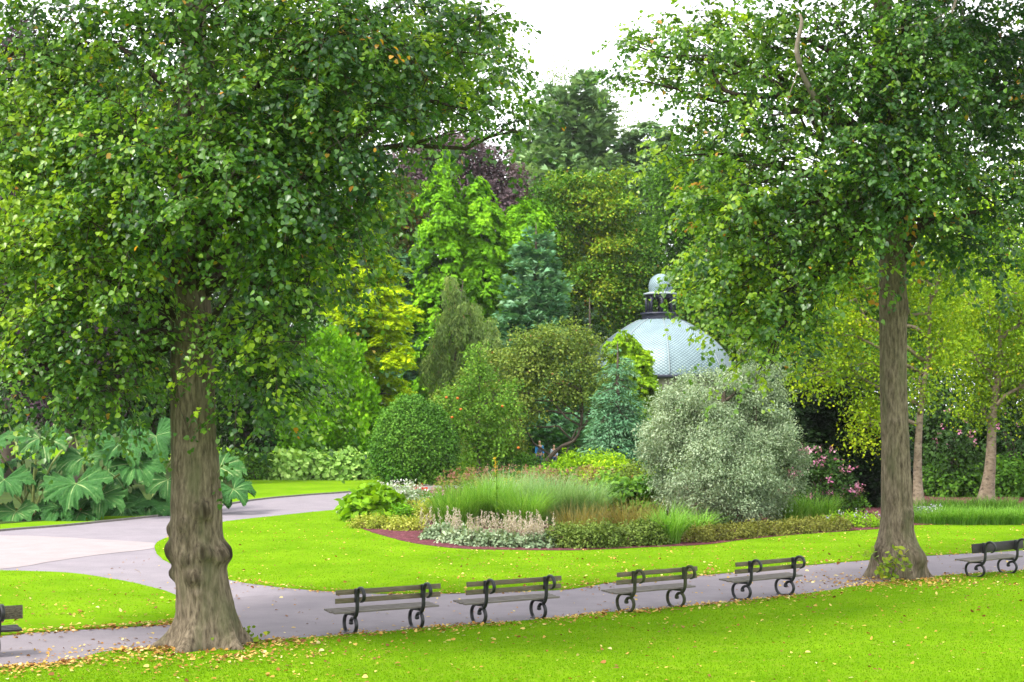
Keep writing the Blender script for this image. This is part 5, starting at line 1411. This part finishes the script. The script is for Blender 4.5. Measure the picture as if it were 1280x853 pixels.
# ------------------------------------------------------------------ the couple behind the bed
def skin_mesh(name, joints, bones, mat, parent, sub=2):
    me = bpy.data.meshes.new(name)
    me.from_pydata([j[:3] for j in joints], bones, [])
    o = bpy.data.objects.new(name, me); COL.objects.link(o)
    md = o.modifiers.new("skin", 'SKIN'); md.use_smooth_shade = True
    lay = me.skin_vertices[0].data if me.skin_vertices else None
    if lay is None:
        bm = bmesh.new(); bm.from_mesh(me); bm.verts.layers.skin.verify(); bm.to_mesh(me); bm.free()
        lay = me.skin_vertices[0].data
    for i, j in enumerate(joints):
        r_ = j[3]; lay[i].radius = r_ if isinstance(r_, tuple) else (r_, r_); lay[i].use_root = (i == 0)
    sb = o.modifiers.new("sub", 'SUBSURF'); sb.levels = sub; sb.render_levels = sub
    dg = bpy.context.evaluated_depsgraph_get()
    m2 = bpy.data.meshes.new_from_object(o.evaluated_get(dg))
    bpy.data.objects.remove(o)
    m2.name = name; m2.materials.clear(); m2.materials.append(mat)
    for p_ in m2.polygons: p_.use_smooth = True
    q = bpy.data.objects.new(name, m2); COL.objects.link(q); q.parent = parent
    return q


M["skin"] = plain("skin", (.42, .24, .17), .55)
M["hair_b"] = plain("brown_hair", (.07, .035, .02), .6)
M["hair_r"] = plain("auburn_hair", (.16, .06, .03), .6)
M["eye"] = plain("eye", (.03, .02, .02), .3)
M["blue_cloth"] = plain("blue_cloth", (.03, .2, .55), .8)
M["vest"] = plain("slate_purple_vest", (.07, .06, .12), .8)
M["white_cloth"] = noise_mat("white_blue_cloth", (.15, .25, .55), (.65, .67, .72), scale=14, rough=.8, stretch=(1, 1, .2))
M["jeans"] = plain("blue_jeans", (.04, .07, .16), .8)
M["shoe"] = plain("dark_shoe", (.02, .018, .018), .6)


def person(label, X, Y, h, rz, top, vest, hair):
    root = empty("person", (X, Y, 0), label, "person", None, rz)
    s = h / 1.75
    sc = lambda L: [tuple(c * s for c in p[:3]) + ((tuple(x * s for x in p[3]) if isinstance(p[3], tuple) else p[3] * s),) for p in L]
    J = [(0, 0, .93, (.15, .11)), (0, 0, 1.1, (.14, .10)), (0, -.01, 1.28, (.16, .11)), (0, 0, 1.42, (.13, .08)), (0, -.01, 1.50, .055), (0, -.02, 1.56, (.06, .065)), (0, -.025, 1.65, (.078, .095)), (0, -.015, 1.73, (.06, .075))]
    B = [(0, 1), (1, 2), (2, 3), (3, 4), (4, 5), (5, 6), (6, 7)]
    for sd in (-1, 1):
        n0 = len(J)
        J += [(sd * .17, 0, 1.40, .062), (sd * .22, .02, 1.15, .048), (sd * .22, -.05, .93, .038), (sd * .22, -.07, .86, (.04, .024)),
              (sd * .09, 0, .88, .085), (sd * .10, -.02 - .06 * sd, .50, .062), (sd * .10, .03 + .05 * sd, .09, .042), (sd * .11, -.11 + .05 * sd, .04, (.042, .032))]
        B += [(3, n0), (n0, n0 + 1), (n0 + 1, n0 + 2), (n0 + 2, n0 + 3), (0, n0 + 4), (n0 + 4, n0 + 5), (n0 + 5, n0 + 6), (n0 + 6, n0 + 7)]
        for f_ in range(5):
            m0 = len(J)
            x0 = sd * .22 + (-.03 + .015 * f_) * 1.0
            if f_ == 0: J += [(sd * .195, -.10, .845, .009), (sd * .185, -.12, .815, .008)]
            else: J += [(x0, -.08, .80 - .004 * (2 - abs(f_ - 2.5)), .009), (x0, -.075, .765, .008)]
            B += [(n0 + 3, m0), (m0, m0 + 1)]
    body = skin_mesh("body", sc(J), B, M["skin"], root)
    T = [(0, 0, .96, (.165, .125)), (0, 0, 1.12, (.155, .115)), (0, -.01, 1.28, (.175, .125)), (0, 0, 1.43, (.14, .09))]
    TB = [(0, 1), (1, 2), (2, 3)]
    for sd in (-1, 1):
        n0 = len(T); T += [(sd * .175, 0, 1.41, .075), (sd * .225, .02, 1.15, .062), (sd * .225, -.045, .96, .052)]; TB += [(3, n0), (n0, n0 + 1), (n0 + 1, n0 + 2)]
    skin_mesh("jacket", sc(T), TB, top, root)
    if vest: skin_mesh("waistcoat", sc([(0, -.01, 1.0, (.155, .14)), (0, -.012, 1.13, (.148, .132)), (0, -.022, 1.28, (.155, .14)), (0, -.01, 1.42, (.12, .105))]), [(0, 1), (1, 2), (2, 3)], vest, root)
    Tr = [(0, 0, .95, (.16, .12))]; TrB = []
    for sd in (-1, 1):
        n0 = len(Tr); Tr += [(sd * .09, 0, .86, .095), (sd * .10, -.02 - .06 * sd, .50, .075), (sd * .10, .03 + .05 * sd, .13, .058)]; TrB += [(0, n0), (n0, n0 + 1), (n0 + 1, n0 + 2)]
    skin_mesh("trousers", sc(Tr), TrB, M["jeans"], root)
    for sd in (-1, 1):
        skin_mesh("shoe", sc([(sd * .10, .06 + .05 * sd, .05, .05), (sd * .11, -.04 + .05 * sd, .045, .048), (sd * .112, -.13 + .05 * sd, .04, .04)]), [(0, 1), (1, 2)], M["shoe"], root)
    skin_mesh("hair", sc([(0, .02, 1.755, (.075, .085)), (0, .055, 1.69, (.085, .07)), (0, .075, 1.60, (.07, .045))]), [(0, 1), (1, 2)], hair, root)
    skin_mesh("nose", sc([(0, -.105, 1.655, .010), (0, -.122, 1.632, .014)]), [(0, 1)], M["skin"], body)
    skin_mesh("mouth", sc([(-.022, -.103, 1.598, .006), (0, -.108, 1.597, .007), (.022, -.103, 1.598, .006)]), [(0, 1), (1, 2)], plain("lips", (.35, .10, .09)), body)
    for sd in (-1, 1):
        skin_mesh("eye", sc([(sd * .030, -.100, 1.662, .010), (sd * .033, -.101, 1.662, .009)]), [(0, 1)], M["eye"], body)
        skin_mesh("ear", sc([(sd * .078, -.01, 1.665, (.012, .02)), (sd * .078, -.005, 1.635, (.010, .016))]), [(0, 1)], M["skin"], body)


p = at(674.5, 586, 97)
person("person in blue sleeves and a dark waistcoat walking behind the flower bed", p[0], 97, 1.78, .15, M["blue_cloth"], M["vest"], M["hair_b"])
p = at(692.5, 586, 97.6)
person("person with reddish hair and a white and blue top walking behind the leaning trunk", p[0], 97.6, 1.5, -.1, M["white_cloth"], None, M["hair_r"])

# ------------------------------------------------------------------ the soft damp air over the garden
m, n, l, b = new_mat("haze_air")
n.remove(b)
pv = n.new("ShaderNodeVolumePrincipled")
pv.inputs["Color"].default_value = (.93, .96, 1, 1)
pv.inputs["Density"].default_value = 0.00009
l.new(pv.outputs[0], n["Material Output"].inputs["Volume"])
mb = MB(); mb.box((0, 95, 19.5), (260, 240, 41))
hz = mb.build("haze", m)
hz["kind"] = "stuff"
